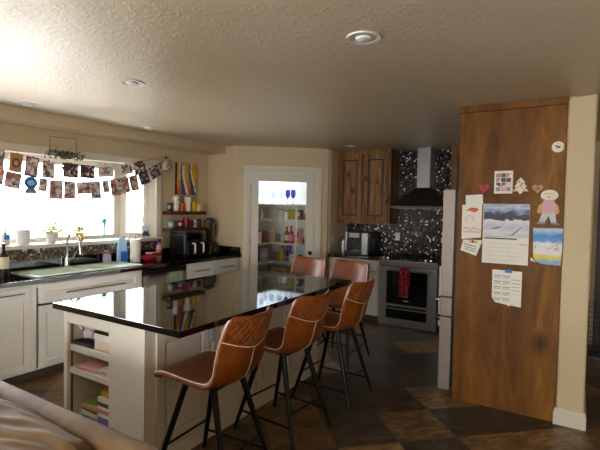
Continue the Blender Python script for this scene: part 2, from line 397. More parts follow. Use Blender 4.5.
# pantry enclosure
b = B()
bx(b, -4.65, -4.1, 4.93, 5.03, 0, CE); struct('wall_pantry_side', b, 'wall')
DA = math.atan2(.84, 1.0); DL = 1.306
b = B()
bx(b, 0, .18, 0, .1, 0, CE); bx(b, 1.125, DL, 0, .1, 0, CE); bx(b, .18, 1.125, 0, .1, 2.10, CE)
struct('wall_pantry_door', b, 'wall', loc=(-4.1, 4.93, 0), rotz=DA)
struct('wall_pantry_return', bx(B(), -3.2, -3.1, 5.86, 6.44, 0, CE), 'wall')
b = B(); bx(b, -4.6495, -4.642, 5.031, 6.4395, 0, CE-.002); bx(b, -4.642, -3.201, 6.432, 6.4395, 0, CE-.002); bx(b, -4.642, -4.12, 5.031, 5.038, 0, CE-.002)
struct('wall_pantry_lining', b, 'lining')
# baseboard around the end of the dividing wall
b = B()
for z0, z1, t in ((0, .095, .016), (.095, .125, .010)):
    bx(b, -.09-t, .09+t, 3.856-t, 3.856, z0, z1, .003); bx(b, .09, .09+t, 3.856, 6.43, z0, z1, .003)
struct('baseboard_divider', b, 'trim', smooth=True)

# ---- bay window
win = sempty('window_1')
def wpart(n, b, m='trim'): return obj(n, b, m, win, smooth=False)
xo = -5.05
b = B(); polyz(b, [(-4.65, .20), (xo, .60), (xo-.06, .60), (xo-.06, 3.74), (xo, 3.74), (-4.65, 3.97)], 1.11, 1.155); wpart('window_sill', b)
b = B(); bx(b, -4.66, -4.60, .12, 4.05, 1.125, 1.165, .006); wpart('sill_nosing', b)
b = B(); polyz(b, [(-4.65, .20), (xo-.06, .60), (xo-.06, 3.74), (-4.65, 3.97)], 2.10, 2.16); wpart('window_head', b)
b = B(); bx(b, -4.65, -4.625, .12, .21, 1.16, 2.155, .004); bx(b, -4.65, -4.625, 3.96, 4.045, 1.16, 2.155, .004); bx(b, -4.65, -4.625, .21, 3.96, 2.07, 2.155, .004); wpart('window_casing', b)
b = B()
bx(b, xo-.04, xo, .60, .70, 1.155, 2.10); bx(b, xo-.04, xo, 3.645, 3.74, 1.155, 2.10); bx(b, xo-.04, xo, .70, 3.645, 1.155, 1.20); bx(b, xo-.04, xo, .70, 3.645, 2.02, 2.10); bx(b, xo-.04, xo, 1.92, 1.98, 1.20, 2.02)
fr1 = wpart('window_frame', b)
obj('window_pane', bx(B(), xo-.025, xo-.019, .70, 3.645, 1.2, 2.02), 'glass', win)
for sgn, cy0, dy_, g0_, g1_ in ((1, 3.74, .23, .07, .30), (-1, .60, .40, .10, .40)):
    L = math.hypot(.40, dy_)
    b = B()
    bx(b, 0, g0_, 0, .04, 1.155, 2.10); bx(b, g1_, L, 0, .04, 1.155, 2.10); bx(b, g0_, g1_, 0, .04, 1.155, 1.22); bx(b, g0_, g1_, 0, .04, 2.02, 2.10)
    bx(b, g1_+.045, g1_+.06, -.008, 0, 1.155, 2.10) if sgn > 0 else None
    g = B(); bx(g, g0_, g1_, .018, .024, 1.22, 2.02)
    rz = math.atan2(dy_, .40) if sgn > 0 else -math.atan2(dy_, .40)
    if sgn < 0:
        for bb in (b, g):
            for v_ in bb.verts: v_.co.y = -v_.co.y
    f_ = obj('window_frame', b, 'trim', win, smooth=False); f_.location = (xo, cy0, 0); f_.rotation_euler[2] = rz
    g_ = obj('window_pane', g, 'glass', win); g_.location = (xo, cy0, 0); g_.rotation_euler[2] = rz
# openings behind the camera
w2 = sempty('window_2')
b = B()
for x0, x1, z0, z1 in ((-1.2, 1.6, .7, .76), (-1.2, 1.6, 2.09, 2.15), (-1.2, -1.14, .76, 2.09), (1.54, 1.6, .76, 2.09), (.17, .23, .76, 2.09)): bx(b, x0, x1, -4.06, -4.0, z0, z1)
obj('window_frame', b, 'trim', w2, False); obj('window_pane', bx(B(), -1.14, 1.54, -4.035, -4.03, .76, 2.09), 'glass', w2)
d3 = sempty('door_2')
b = B()
for y0, y1, z0, z1 in ((-2.5, -2.43, 0, 2.1), (-.17, -.1, 0, 2.1), (-2.43, -.17, 2.03, 2.1), (-1.34, -1.26, .08, 2.03), (-2.43, -.17, 0, .08)): bx(b, -4.76, -4.70, y0, y1, z0, z1)
obj('door_frame', b, 'trim', d3, False); obj('door_pane', bx(B(), -4.735, -4.73, -2.43, -.17, .08, 2.03), 'glass', d3)

# ---- pantry door
pd = sempty('door_1', (-4.1, 4.93, 0), DA)
b = B()
for t0, t1, w in ((-.022, 0, 0), (-.034, -.018, .028)):
    bx(b, .098+w*.0, .185-w, t0, t1, 0, 2.162-w*.0, .004); bx(b, 1.12+w, 1.208, t0, t1, 0, 2.162, .004); bx(b, .098, 1.208, t0, t1, 2.085+w, 2.162, .004)
obj('door_casing', b, 'trim', pd)
b = B(); bx(b, .18, .195, 0, .1, 0, 2.085); bx(b, 1.11, 1.125, 0, .1, 0, 2.085); bx(b, .195, 1.11, 0, .1, 2.07, 2.0999); obj('door_jamb', b, 'trim', pd, False)
b = B()
bx(b, .198, .308, .012, .05, .01, 2.066, .003); bx(b, .997, 1.107, .012, .05, .01, 2.066, .003)
bx(b, .308, .997, .012, .05, 1.95, 2.066, .003); bx(b, .308, .997, .012, .05, .01, .25, .003)
obj('door_leaf', b, 'trim', pd)
obj('door_pane', bx(B(), .308, .997, .028, .034, .25, 1.95), 'glass', pd)
b = B(); lathe(b, [(.026, 0), (.026, .006), (.011, .012), (.009, .035), (.022, .045), (.027, .06), (.018, .072), (.0, .075)], seg=16)
for v_ in b.verts: v_.co = Vector((1.055+v_.co.x, .012-v_.co.z, .93+v_.co.y))
obj('door_knob', b, 'bronze', pd)
b = B()
for z in (.25, 1.1, 1.85): bx(b, .190, .200, -.006, .012, z-.045, z+.045, .002)
obj('door_hinge', b, 'nickel', pd)

# ---- exterior seen through the bay
tag(struct('ground_outside', bx(B(), -30, -4.81, -12, 26, -.5, -.35), 'snow'), '', ''); g_ = bpy.data.objects['ground_outside']
del g_['label']; del g_['category']
fn = thing('garden_fence', 'pale wooden board fence across the snowy yard seen through the window', 'fence', (-9.5, 3, -.35))
b = B()
for i in range(60): bx(b, -.015, .015, -6+i*.3, -6+i*.3+.27, 0, 1.75)
obj('fence_boards', b, 'fencewood', fn, False)
b = B(); bx(b, .015, .06, -6, 12, .3, .4); bx(b, .015, .06, -6, 12, 1.35, 1.45); obj('fence_rail', b, 'fencewood', fn, False)
for i, (x, y, lab) in enumerate(((-7.6, 6.4, 'bare leafless shrub in the yard, seen through the right window pane'), (-8.3, 3.3, 'bare leafless shrub in the yard, seen through the middle of the big pane'))):
    rs = random.Random(i+3)
    b = B()
    for k in range(26):
        a = rs.uniform(0, 2*PI); t = rs.uniform(.2, .9); h = rs.uniform(1.3, 2.6)
        tube(b, [(0, 0, 0), (t*.35*math.cos(a), t*.35*math.sin(a), h*.5), (t*math.cos(a), t*math.sin(a), h)], [.02, .012, .004], 5)
    sh = obj('garden_shrub', b, 'twig', loc=(x, y, -.35)); tag(sh, lab, 'shrub', None)

# ================================================================== FITTED KITCHEN
def door_bm(x0, x1, z0, z1, t=.02, raised=True, st=.055):
    b = B(); y0, y1 = -t, -.001
    if not raised:
        bx(b, x0, x1, y0, y1, z0, z1, .005); return b
    bx(b, x0, x0+st, y0, y1, z0, z1, .003); bx(b, x1-st, x1, y0, y1, z0, z1, .003)
    bx(b, x0+st, x1-st, y0, y1, z0, z0+st, .003); bx(b, x0+st, x1-st, y0, y1, z1-st, z1, .003)
    g = .02 if st < .065 else .022
    bx(b, x0+st, x1-st, y0+.0145, y1, z0+st, z1-st)
    bx(b, x0+st+g, x1-st-g, y0+.005, y1, z0+st+g, z1-st-g, .008 if g == .02 else .004, 2)
    return b
def bar_handle(xc, z, L, vertical=False, off=-.022, out=.03, r=.006):
    b = B()
    a = (xc-L/2, off-out, z) if not vertical else (xc, off-out, z-L/2)
    c = (xc+L/2, off-out, z) if not vertical else (xc, off-out, z+L/2)
    tube(b, [a, c], r, 10)
    for s_ in (-.82, .82):
        p = (xc+s_*L/2, off-out, z) if not vertical else (xc, off-out, z+s_*L/2)
        tube(b, [p, (p[0], off+.002, p[2])], r*.75, 8)
    return b
def cabinet(name, label, loc, rotz, w, depth, z0, z1, fronts, mat='cab', group=None, toe=True, hm='nickel', st=.055, openbox=True):
    t = thing(name, label, 'cabinet', loc, rotz, group)
    b = B(); k = .018
    bx(b, 0, k, 0, depth, z0, z1); bx(b, w-k, w, 0, depth, z0, z1); bx(b, k, w-k, 0, depth, z0, z0+k); bx(b, k, w-k, depth-k, depth, z0+k, z1)
    if not openbox: bx(b, k, w-k, 0, depth-k, z1-k, z1)
    for q in (0, w-.035): bx(b, q+(k if q == 0 else 0), q+(.035 if q == 0 else .035-k), 0, k, z0+k, z1)
    bx(b, .035, w-.035, 0, k, z1-.04, z1)
    obj('body', b, mat, t, False)
    if toe: obj('toe_kick', bx(B(), .0, w, .08, .095, 0, z0), 'toekick', t, False)
    for kind, a, c, d, e, h in fronts:
        dn = 'door' if kind == 'door' else 'drawer'
        dd = obj(dn, door_bm(a, c, d, e, raised=kind != 'flat', st=st), mat, t)
        if h: obj('handle', bar_handle(*h), hm, dd)
    return t
R90 = PI/2
XF = -4.04    # carcass fronts of the window run
cabinet('base_cabinet', 'white base cabinet at the left edge, left of the sink cabinet', (XF, 1.20, 0), R90, .90, .60, .10, .874,
        [('door', .02, .43, .12, .85, (.225, .80, .2)), ('door', .46, .875, .12, .85, (.69, .805, .24))])
cabinet('base_cabinet', 'wide white sink base cabinet with one long drawer front handle', (XF, 2.10, 0), R90, 1.16, .60, .10, .874,
        [('drawer', .045, 1.12, .69, .862, (.60, .765, .64)), ('door', .045, .575, .12, .67, None), ('door', .59, 1.12, .12, .67, None)], hm='nickel')
cabinet('base_cabinet', 'white base cabinet with two small drawers under the air fryer', (XF, 3.90, 0), R90, 1.02, .60, .10, .874,
        [('drawer', .02, .49, .685, .852, (.25, .77, .24)), ('drawer', .515, .98, .685, .852, (.745, .77, .24)), ('door', .02, .49, .12, .665, None), ('door', .515, .98, .12, .665, None)])
# dishwasher
t = thing('dishwasher', 'built-in stainless steel dishwasher between the sink cabinet and the drawers', 'dishwasher', (XF, 3.265, 0), R90)
obj('body', bx(B(), 0, .63, .0, .58, .02, .872), 'fridgebody', t, False)
obj('door', bx(B(), .005, .625, -.035, 0, .11, .80, .006), 'fridge', t)
obj('control_panel', bx(B(), .005, .625, -.035, 0, .805, .868, .005), 'blackpl', t)
obj('handle', bar_handle(.315, .79, .54, off=-.035, out=.032, r=.011), 'steel', t)
b = B()
def cloth(b, x0, x1, ztop, zf, zb, yf, yb, amp=.004, n=14, fr=3):
    rows = []
    path = [(yf, zf+(ztop-zf)*k/8) for k in range(9)]+[((yf+yb)/2, ztop+.012)]+[(yb, ztop-(ztop-zb)*k/4) for k in range(5)]
    for (y, z) in path:
        row = []
        for i in range(n+1):
            u = i/n
            dy = amp*math.sin(u*PI*2*fr+z*9)*(1 if y != (yf+yb)/2 else .2)
            row.append(b.verts.new((x0+(x1-x0)*u, y+dy, z)))
        rows.append(row)
    for a, c in zip(rows, rows[1:]):
        for i in range(n): b.faces.new((a[i], a[i+1], c[i+1], c[i]))
    bmesh.ops.solidify(b, geom=b.faces[:], thickness=.004)
    return b
o = obj('dish_towel', cloth(B(), 0, .21, .802, .52, .6, -.092, -.044, .002), 'palegreen', loc=(XF, 3.57, 0), rotz=R90)
tag(o, 'pale green dish towel folded over the dishwasher handle', 'towel')

# worktop run under the window, with a cut-out for the sink and a low upstand
b = B(); z0, z1 = .875, .914; XB = -4.649; XW = -4.0
bx(b, XB, -4.54, 1.15, 4.929, z0, z1); bx(b, -4.10, XW, 1.15, 4.929, z0, z1, .004)
bx(b, -4.54, -4.10, 1.15, 2.19, z0, z1); bx(b, -4.54, -4.10, 3.29, 4.929, z0, z1)
bx(b, XB, -4.629, 1.15, 4.929, z1, 1.014, .002); bx(b, -4.629, -4.02, 4.910, 4.929, z1, 1.014, .002)
o = obj('worktop', b, 'granite'); tag(o, 'long black granite worktop with upstand running under the window', 'worktop')
struct('trim_2', bx(B(), -4.649, -4.64, 1.15, 4.05, 1.0145, 1.124), 'mosaic_brown')
# sink
t = thing('kitchen_sink', 'white enamel double bowl sink set in the black worktop under the window', 'sink', (-4.32, 2.74, .914))
def ringbox(b, x0, x1, y0, y1, x2, x3, y2, y3, z0, z1):
    bx(b, x0, x2, y0, y1, z0, z1, .003); bx(b, x3, x1, y0, y1, z0, z1, .003); bx(b, x2, x3, y0, y2, z0, z1, .003); bx(b, x2, x3, y3, y1, z0, z1, .003)
b = B(); ringbox(b, -.235, .235, -.57, .57, -.15, .20, -.53, .53, .0005, .011); bx(b, -.15, .20, -.03, .03, .0005, .010, .003); bx(b, -.15, .2, .34, .53, .0005, .008, .002)
obj('rim', b, 'sink', t)
for y0, y1 in ((-.53, -.03), (.03, .34)):
    b = B(); zb = -.17
    bx(b, -.155, -.15, y0, y1, zb, .0); bx(b, .20, .205, y0, y1, zb, .0); bx(b, -.15, .20, y0-.004, y0, zb, .0); bx(b, -.15, .20, y1, y1+.004, zb, .0); bx(b, -.15, .2, y0, y1, zb-.006, zb)
    bw = obj('bowl', b, 'sink', t, False); c = B(); lathe(c, [(.04, 0), (.04, .004), (.0, .003)], (0.02, (y0+y1)/2, zb)); obj('drain', c, 'chrome', bw)
b = B()
for k in range(7): bx(b, -.13, .18, .36+k*.024, .368+k*.024, .008, .0105, .001)
obj('drainer_ridge', b, 'sink', t)
# faucet
t = thing('faucet', 'tall chrome gooseneck pull-down faucet behind the sink', 'faucet', (-4.595, 2.75, .9145), 0)
b = B(); lathe(b, [(.034, 0), (.034, .01), (.028, .02), (.026, .09), (.02, .12), (.017, .13)]); obj('base', b, 'chrome', t)
pts = [(0, 0, .12), (0, 0, .26)]+[(.115-.115*math.cos(a), 0, .25+.11*math.sin(a)) for a in [PI*k/10 for k in range(1, 10)]]+[(.235, .0, .23)]
b = B(); tube(b, pts, .0135, 12); obj('spout', b, 'chrome', t)
b = B(); tube(b, [(.235, 0, .235), (.242, 0, .19), (.246, 0, .15)], [.016, .019, .021], 12); obj('spray_head', b, 'chrome', t)
b = B(); tube(b, [(.02, .0, .07), (.05, .04, .10), (.075, .06, .16)], [.012, .010, .007], 8); obj('handle', b, 'chrome', t)

# ---- back wall run
cabinet('base_cabinet', 'white base cabinet under the coffee machine with a drawer and bar handle', (-3.09, 5.84, 0), 0, .78, .59, .10, .874,
        [('drawer', .02, .38, .70, .852, (.20, .775, .16)), ('drawer', .40, .765, .70, .852, (.655, .725, .2)), ('door', .02, .38, .12, .68, None), ('door', .40, .765, .12, .68, None)])
cabinet('base_cabinet', 'white base cabinet between the range and the fridge, mostly hidden', (-1.49, 5.84, 0), 0, .70, .59, .10, .874,
        [('drawer', .02, .34, .70, .852, (.18, .775, .16)), ('drawer', .36, .68, .70, .852, (.52, .775, .16)), ('door', .02, .34, .12, .68, None), ('door', .36, .68, .12, .68, None)])
o = obj('worktop', bx(B(), -3.098, -2.303, 5.80, 6.43, .875, .914, .004), 'granite'); tag(o, 'black granite worktop left of the range, under the coffee machine', 'worktop')
o = obj('worktop', bx(B(), -1.497, -.70, 5.80, 6.43, .875, .914, .004), 'granite'); tag(o, 'short black granite worktop between the range and the fridge', 'worktop')
struct('trim_3', bx(B(), -3.099, -.091, 6.431, 6.4399, .914, CE), 'mosaic_dark')
def upper(label, x0, w, zb, doors):
    t = thing('wall_cabinet', label, 'cabinet', (x0, 6.08, 0))
    b = B(); bx(b, 0, w, 0, .349, zb, 2.40, .003); obj('body', b, 'cabwood', t)
    b = B(); bx(b, -.0, w, -.022, .0, 2.385, 2.439, .006); bx(b, 0, w, 0, .35, 2.40, 2.439); obj('crown', b, 'cabwood', t)
    b = B(); bx(b, 0, w, -.012, .0, zb-.018, zb+.02, .004); obj('light_rail', b, 'cabwood', t)
    for a, c in doors:
        d = obj('door', door_bm(a, c, zb+.025, 2.375, .026, True, .07), 'cabwood', t)
        g = B(); z0_, z1_, o_ = zb+.025+.071, 2.375-.071, .020  # dark strips stand in for the recess shade around the raised panel
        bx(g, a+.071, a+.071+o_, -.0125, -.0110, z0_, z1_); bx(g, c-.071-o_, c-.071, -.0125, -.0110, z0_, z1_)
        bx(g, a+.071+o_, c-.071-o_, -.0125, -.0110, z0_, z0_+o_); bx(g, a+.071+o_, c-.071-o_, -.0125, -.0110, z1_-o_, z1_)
        obj('groove_shade', g, 'darkwood', d, False, label='dark strip in place of groove shade around the raised panel')
    return t
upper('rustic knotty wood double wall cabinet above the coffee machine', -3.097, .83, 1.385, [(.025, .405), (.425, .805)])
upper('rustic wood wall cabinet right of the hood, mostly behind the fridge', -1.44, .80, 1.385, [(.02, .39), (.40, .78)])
# hood
t = thing('range_hood', 'dark stainless chimney range hood over the stove', 'range hood', (-1.825, 6.43, 0))
b = B()
lo = [(-.387, -.48), (.387, -.48), (.387, 0), (-.387, 0)]; hi = [(-.09, -.28), (.09, -.28), (.09, -.02), (-.09, -.02)]
r0 = [b.verts.new((x, y, 1.605)) for x, y in lo]; r1 = [b.verts.new((x, y, 1.635)) for x, y in lo]; r2 = [b.verts.new((x*1.0, y, 1.89)) for x, y in hi]
for a, c in ((r0, r1), (r1, r2)):
    for k in range(4): b.faces.new((a[k], a[(k+1) % 4], c[(k+1) % 4], c[k]))
b.faces.new(r0[::-1]); b.faces.new(r2); obj('canopy', b, 'steeldark', t, False)
obj('chimney', bx(B(), -.088, .088, -.278, -.022, 1.89, CE-.001, .003), 'steel', t)
b = B(); bx(b, -.34, -.02, -.44, -.06, 1.598, 1.606); bx(b, .02, .34, -.44, -.06, 1.598, 1.606); obj('grease_filter', b, 'nickel', t)
# range
t = thing('kitchen_range', 'stainless steel slide-in gas range with black oven window and red towel', 'stove', (-2.296, 5.80, 0))
Wr = .79
obj('body', bx(B(), 0, Wr, .03, .62, .02, .88), 'fridgebody', t, False)
obj('kick_plate', bx(B(), .02, Wr-.02, .05, .06, .0, .02), 'blackpl', t, False)
b = B()
pr = [(-.018, .905), (-.018, .895), (.012, .825), (.03, .825), (.03, .905)]
A_ = [b.verts.new((0.0, y, z)) for y, z in pr]; C_ = [b.verts.new((Wr, y, z)) for y, z in pr]
b.faces.new(A_[::-1]); b.faces.new(C_)
for k in range(5): b.faces.new((A_[k], A_[(k+1) % 5], C_[(k+1) % 5], C_[k]))
obj('control_panel', b, 'fridge', t, False)
b = B(); ringbox(b, 0, 0, 0, 0, 0, 0, 0, 0, 0, 0) if False else None
def frame_xz(b, x0, x1, z0, z1, wx, wt, wb, y0, y1, bev=.003):
    bx(b, x0, x0+wx, y0, y1, z0, z1, bev); bx(b, x1-wx, x1, y0, y1, z0, z1, bev); bx(b, x0+wx, x1-wx, y0, y1, z0, z0+wb, bev); bx(b, x0+wx, x1-wx, y0, y1, z1-wt, z1, bev)
b = B(); frame_xz(b, .004, Wr-.004, .305, .815, .115, .055, .012, -.012, .028); od = obj('oven_door', b, 'steel', t)
obj('oven_window', bx(B(), .119, Wr-.119, -.010, .02, .317, .76), 'ovenglass', od, False)
b = B()
for k, (u, w_) in enumerate(((0, .011), (.014, .009), (.026, .009), (.038, .010), (.051, .006), (.06, .010))): bx(b, .355+u, .355+u+w_, -.0125, -.010, .362, .374)
obj('badge', b, 'white', od, False, label='small silver maker badge on the oven glass')
obj('handle', bar_handle(Wr/2, .787, .70, off=-.012, out=.045, r=.013), 'steel', od)
b = B(); frame_xz(b, .004, Wr-.004, .018, .295, .115, .012, .10, -.012, .028); dr = obj('warming_drawer', b, 'steel', t)
obj('drawer_window', bx(B(), .119, Wr-.119, -.010, .02, .12, .283), 'ovenglass', dr, False)
obj('handle', bar_handle(Wr/2, .262, .70, off=-.012, out=.045, r=.010), 'steel', dr)
ct = obj('cooktop', bx(B(), 0, Wr, -.015, .625, .905, .918, .003), 'ovenglass', t)
for gx in (.03, .40):
    b = B()
    for q in (0, .115, .23, .345):
        tube(b, [(gx+q+.005, .08, .938), (gx+q+.005, .58, .938)], .006, 6)
    for q in (.08, .33, .58): tube(b, [(gx+.005, q, .938), (gx+.35, q, .938)], .006, 6)
    for q in (0, .345):
        for y in (.08, .58): tube(b, [(gx+q+.005, y, .918), (gx+q+.005, y, .938)], .007, 6)
    obj('grate', b, 'black', t)
for cx_, cy_ in ((.15, .2), (.15, .46), (.4, .33), (.64, .2), (.64, .46)):
    b = B(); lathe(b, [(.045, .918), (.045, .925), (.03, .926), (.03, .932), (0, .933)], (cx_, cy_, 0)); obj('burner', b, 'black', t)
for kx in (.055, .115, .63, .70):
    b = B(); lathe(b, [(.018, 0), (.017, .02), (.012, .024), (0, .025)], (kx, .03, .918)); obj('knob', b, 'chrome', t)
o = obj('kitchen_towel', cloth(B(), 0, .13, .808, .43, .58, -.088, -.028, .007, 24, 2.2), 'towelred', loc=(-1.975, 5.80, 0)); tag(o, 'crumpled red kitchen towel hanging from the oven handle', 'towel')
# outlets
def outlet(label, loc, rz, mat='trim'):
    t = thing('wall_outlet', label, 'outlet', loc, rz)
    obj('cover_plate', bx(B(), -.036, .036, -.007, 0, -.058, .058, .002), mat, t)
    for z in (-.022, .022):
        s_ = obj('socket', bx(B(), -.015, .015, -.009, -.007, z-.014, z+.014, .0008), 'white', t)
        b = B(); bx(b, -.008, -.005, -.0095, -.009, z-.006, z+.006); bx(b, .005, .008, -.0095, -.009, z-.006, z+.006); obj('slot', b, 'blackpl', s_, False)
outlet('white wall outlet on the dark mosaic between coffee machine and stove', (-2.265, 6.431, 1.185), 0)
outlet('white outlet on the short tan wall beside the pantry door', (-3.10, 5.96, 1.13), R90)

# fridge
t = thing('refrigerator', 'tall stainless french-door refrigerator seen edge-on beside the wood panel', 'refrigerator', (0, 3.915, 0))
obj('body', bx(B(), -.868, -.13, .0, .90, .04, 1.745), 'fridgebody', t, False)
b = B(); bx(b, -.868, -.78, .02, .12, 1.745, 1.775, .004); obj('hinge_cover', b, 'blackpl', t)
for q in (0.05, .85):
    for x in (-.8, -.2): b = B(); lathe(b, [(.02, 0), (.02, .04)], (x, q, 0), 10); obj('foot', b, 'rubber', t)
for n, y0, y1, z0, z1 in (('door', .002, .446, .85, 1.765), ('door', .454, .898, .85, 1.765), ('freezer_drawer', .002, .898, .682, .842), ('freezer_drawer', .002, .898, .045, .672)):
    d = obj(n, bx(B(), -.985, -.885, y0, y1, z0, z1, .006, 3), 'fridge', t)
    obj('gasket', bx(B(), -.885, -.868, y0+.012, y1-.012, z0+.012, z1-.012), 'blackpl', d, False)
    b = B()
    if n == 'door':
        yh = .40 if y0 < .1 else .50
        tube(b, [(-.985, yh, .92), (-1.03, yh, .93), (-1.035, yh, .97), (-1.035, yh, 1.55), (-1.03, yh, 1.59), (-.985, yh, 1.60)], .011, 8)
    else:
        zh = z1-.035
        tube(b, [(-.985, .05, zh), (-1.03, .06, zh), (-1.035, .1, zh), (-1.035, .8, zh), (-1.03, .84, zh), (-.985, .85, zh)], .011, 8)
    obj('handle', b, 'chrome', d)
# tall wood end panel
t = thing('fridge_panel', 'tall knotty wood end panel beside the fridge, covered with papers', 'panel', (-.47, 3.87, 0))
obj('board', bx(B(), -.38, .378, 0, .025, .0, 2.39, .002), 'panelwood', t)
obj('crown', bx(B(), -.395, .378, -.028, .025, 2.385, 2.439, .004), 'panelwood', t)
b = B(); bx(b, .362, .378, -.008, 0, .0, 2.385, .002); obj('edge_trim', b, 'panelwood', t)
b = B(); bx(b, -.315, .255, -.024, 0, 1.708, 1.722, .002); bx(b, -.315, .255, -.024, -.018, 1.722, 1.728, .001); obj('ledge', b, 'panelwood', t)

# ================================================================== ISLAND
t = thing('kitchen_island', 'cream painted kitchen island with open end shelves and panelled side', 'island', (-2.1, 1.73, 0))
b = B(); k = .02; D2 = 2.03
# local: x from -.82 to 0 , y 0 .. 2.03 ; cubby in the near end
bx(b, -.82, -.77, 0, .34, .0, .874); bx(b, -.33, 0, 0, .34, 0, .874)
bx(b, -.77, -.33, 0, .34, .79, .874); bx(b, -.77, -.33, 0, .34, 0, .145); bx(b, -.77, -.33, .32, .34, .145, .79)
bx(b, -.82, 0, .34, D2, 0, .874)
obj('body', b, 'islandpaint', t, False)
for z0, z1 in ((.602, .645), (.45, .49)): obj('shelf', bx(B(), -.769, -.331, .004, .319, z0, z1, .003), 'islandpaint', t)
for x in (-.768,): obj('shelf_track', bx(B(), x-.001, x+.006, .012, .022, .146, .789), 'brown', t, False)
b = B(); bx(b, -.10, .0, -.012, 0, 0, .874, .003); bx(b, -.34, -.0, -.006, 0, .0, .874, .003); bx(b, -.82, -.775, -.008, 0, 0, .874, .003); bx(b, -.775, -.34, -.008, 0, .80, .874, .003)
obj('corner_post', b, 'islandpaint', t)
b = B()
bx(b, -.0, .012, 0, D2, 0, .10, .003)
obj('base_moulding', b, 'islandpaint', t)
for i in range(4):
    w = .475; b = door_bm(.065+i*.49, .065+i*.49+w-.03, .13, .83, .018, True, .06)
    for v_ in b.verts: v_.co = Vector((-v_.co.y, v_.co.x, v_.co.z))
    obj('side_panel', b, 'islandpaint', t)
o = obj('island_countertop', bx(B(), -3.0, -1.785, 1.69, 3.83, .8745, .914, .004), 'granite'); tag(o, 'glossy black granite countertop on the island', 'worktop')
outlet('grey outlet on the island side behind the nearest stool', (-2.081, 2.25, .72), R90, 'lgrey')

# ================================================================== STOOLS
def shell_pts(t, v, off=0.0):
    # side profile (y forward, z) from the front lip over the seat and up the back
    P = [(.272, .590), (.268, .620), (.20, .632), (.07, .618), (-.06, .606), (-.145, .612), (-.205, .655), (-.236, .735), (-.260, .825), (-.285, .915), (-.310, 1.005)]
    Wd = [.195, .208, .218, .224, .227, .228, .227, .226, .222, .216, .210]
    Up = [.0, .0, .008, .014, .02, .026, .03, .018, .008, .002, .0]
    Fw = [0, 0, 0, 0, .0, .02, .04, .06, .07, .07, .065]
    n = len(P)-1; f = min(max(t, 0), 1)*n; i = min(int(f), n-1); u = f-i
    def cr(a):
        g = lambda k: a[min(max(k, 0), n)]
        def one(p0, p1, p2, p3): return .5*((2*p1)+(-p0+p2)*u+(2*p0-5*p1+4*p2-p3)*u*u+(-p0+3*p1-3*p2+p3)*u**3)
        q = [g(i-1), g(i), g(i+1), g(i+2)]
        if isinstance(a[0], tuple): return tuple(one(*[w[c] for w in q]) for c in range(2))
        return one(*q)
    y, z = cr(P); w = cr(Wd); up = cr(Up); fw = cr(Fw)
    for e, s_ in ((1-t, .07), (t, .07)):          # rounded corners
        if e < s_:
            w *= 1-.16*(1-math.sqrt(max(0, 1-(1-e/s_)**2)))
    v2 = v*v
    return Vector((v*w, y+fw*v2, z+up*v2))
def shell_n(t, v):
    e = .004
    a = shell_pts(min(t+e, 1), v)-shell_pts(max(t-e, 0), v); b = shell_pts(t, min(v+e, 1))-shell_pts(t, max(v-e, -1))
    return a.cross(b).normalized()     # towards inside/outside, checked below
def shell_mesh(t0, t1, nt, nv, o_in, o_out, tfun=None, vlim=1):
    b = B(); G = [[], []]
    sgn = 1 if shell_n(.9, 0).y > 0 else -1
    for side, off in ((0, o_in), (1, -o_out)):
        for i in range(nt+1):
            row = []
            for j in range(nv+1):
                v = (-1+2*j/nv)*vlim
                ta = t0 if tfun is None else tfun(v)
                t = ta+(t1-ta)*i/nt
                row.append(b.verts.new(shell_pts(t, v)+shell_n(t, v)*sgn*off))
            G[side].append(row)
    for S_ in G:
        for i in range(nt):
            for j in range(nv): b.faces.new((S_[i][j], S_[i][j+1], S_[i+1][j+1], S_[i+1][j]))
    for i in range(nt):
        for j in (0, nv): b.faces.new((G[0][i][j], G[0][i+1][j], G[1][i+1][j], G[1][i][j]))
    for j in range(nv):
        for i in (0, nt): b.faces.new((G[0][i][j], G[0][i][j+1], G[1][i][j+1], G[1][i][j]))
    return b
def bevel_rim(b, w):
    bmesh.ops.recalc_face_normals(b, faces=b.faces)
    es = [e for e in b.edges if len(e.link_faces) == 2 and e.calc_face_angle(0) > math.radians(50)]
    bmesh.ops.bevel(b, geom=es, offset=w, segments=3, profile=.5, affect='EDGES'); return b
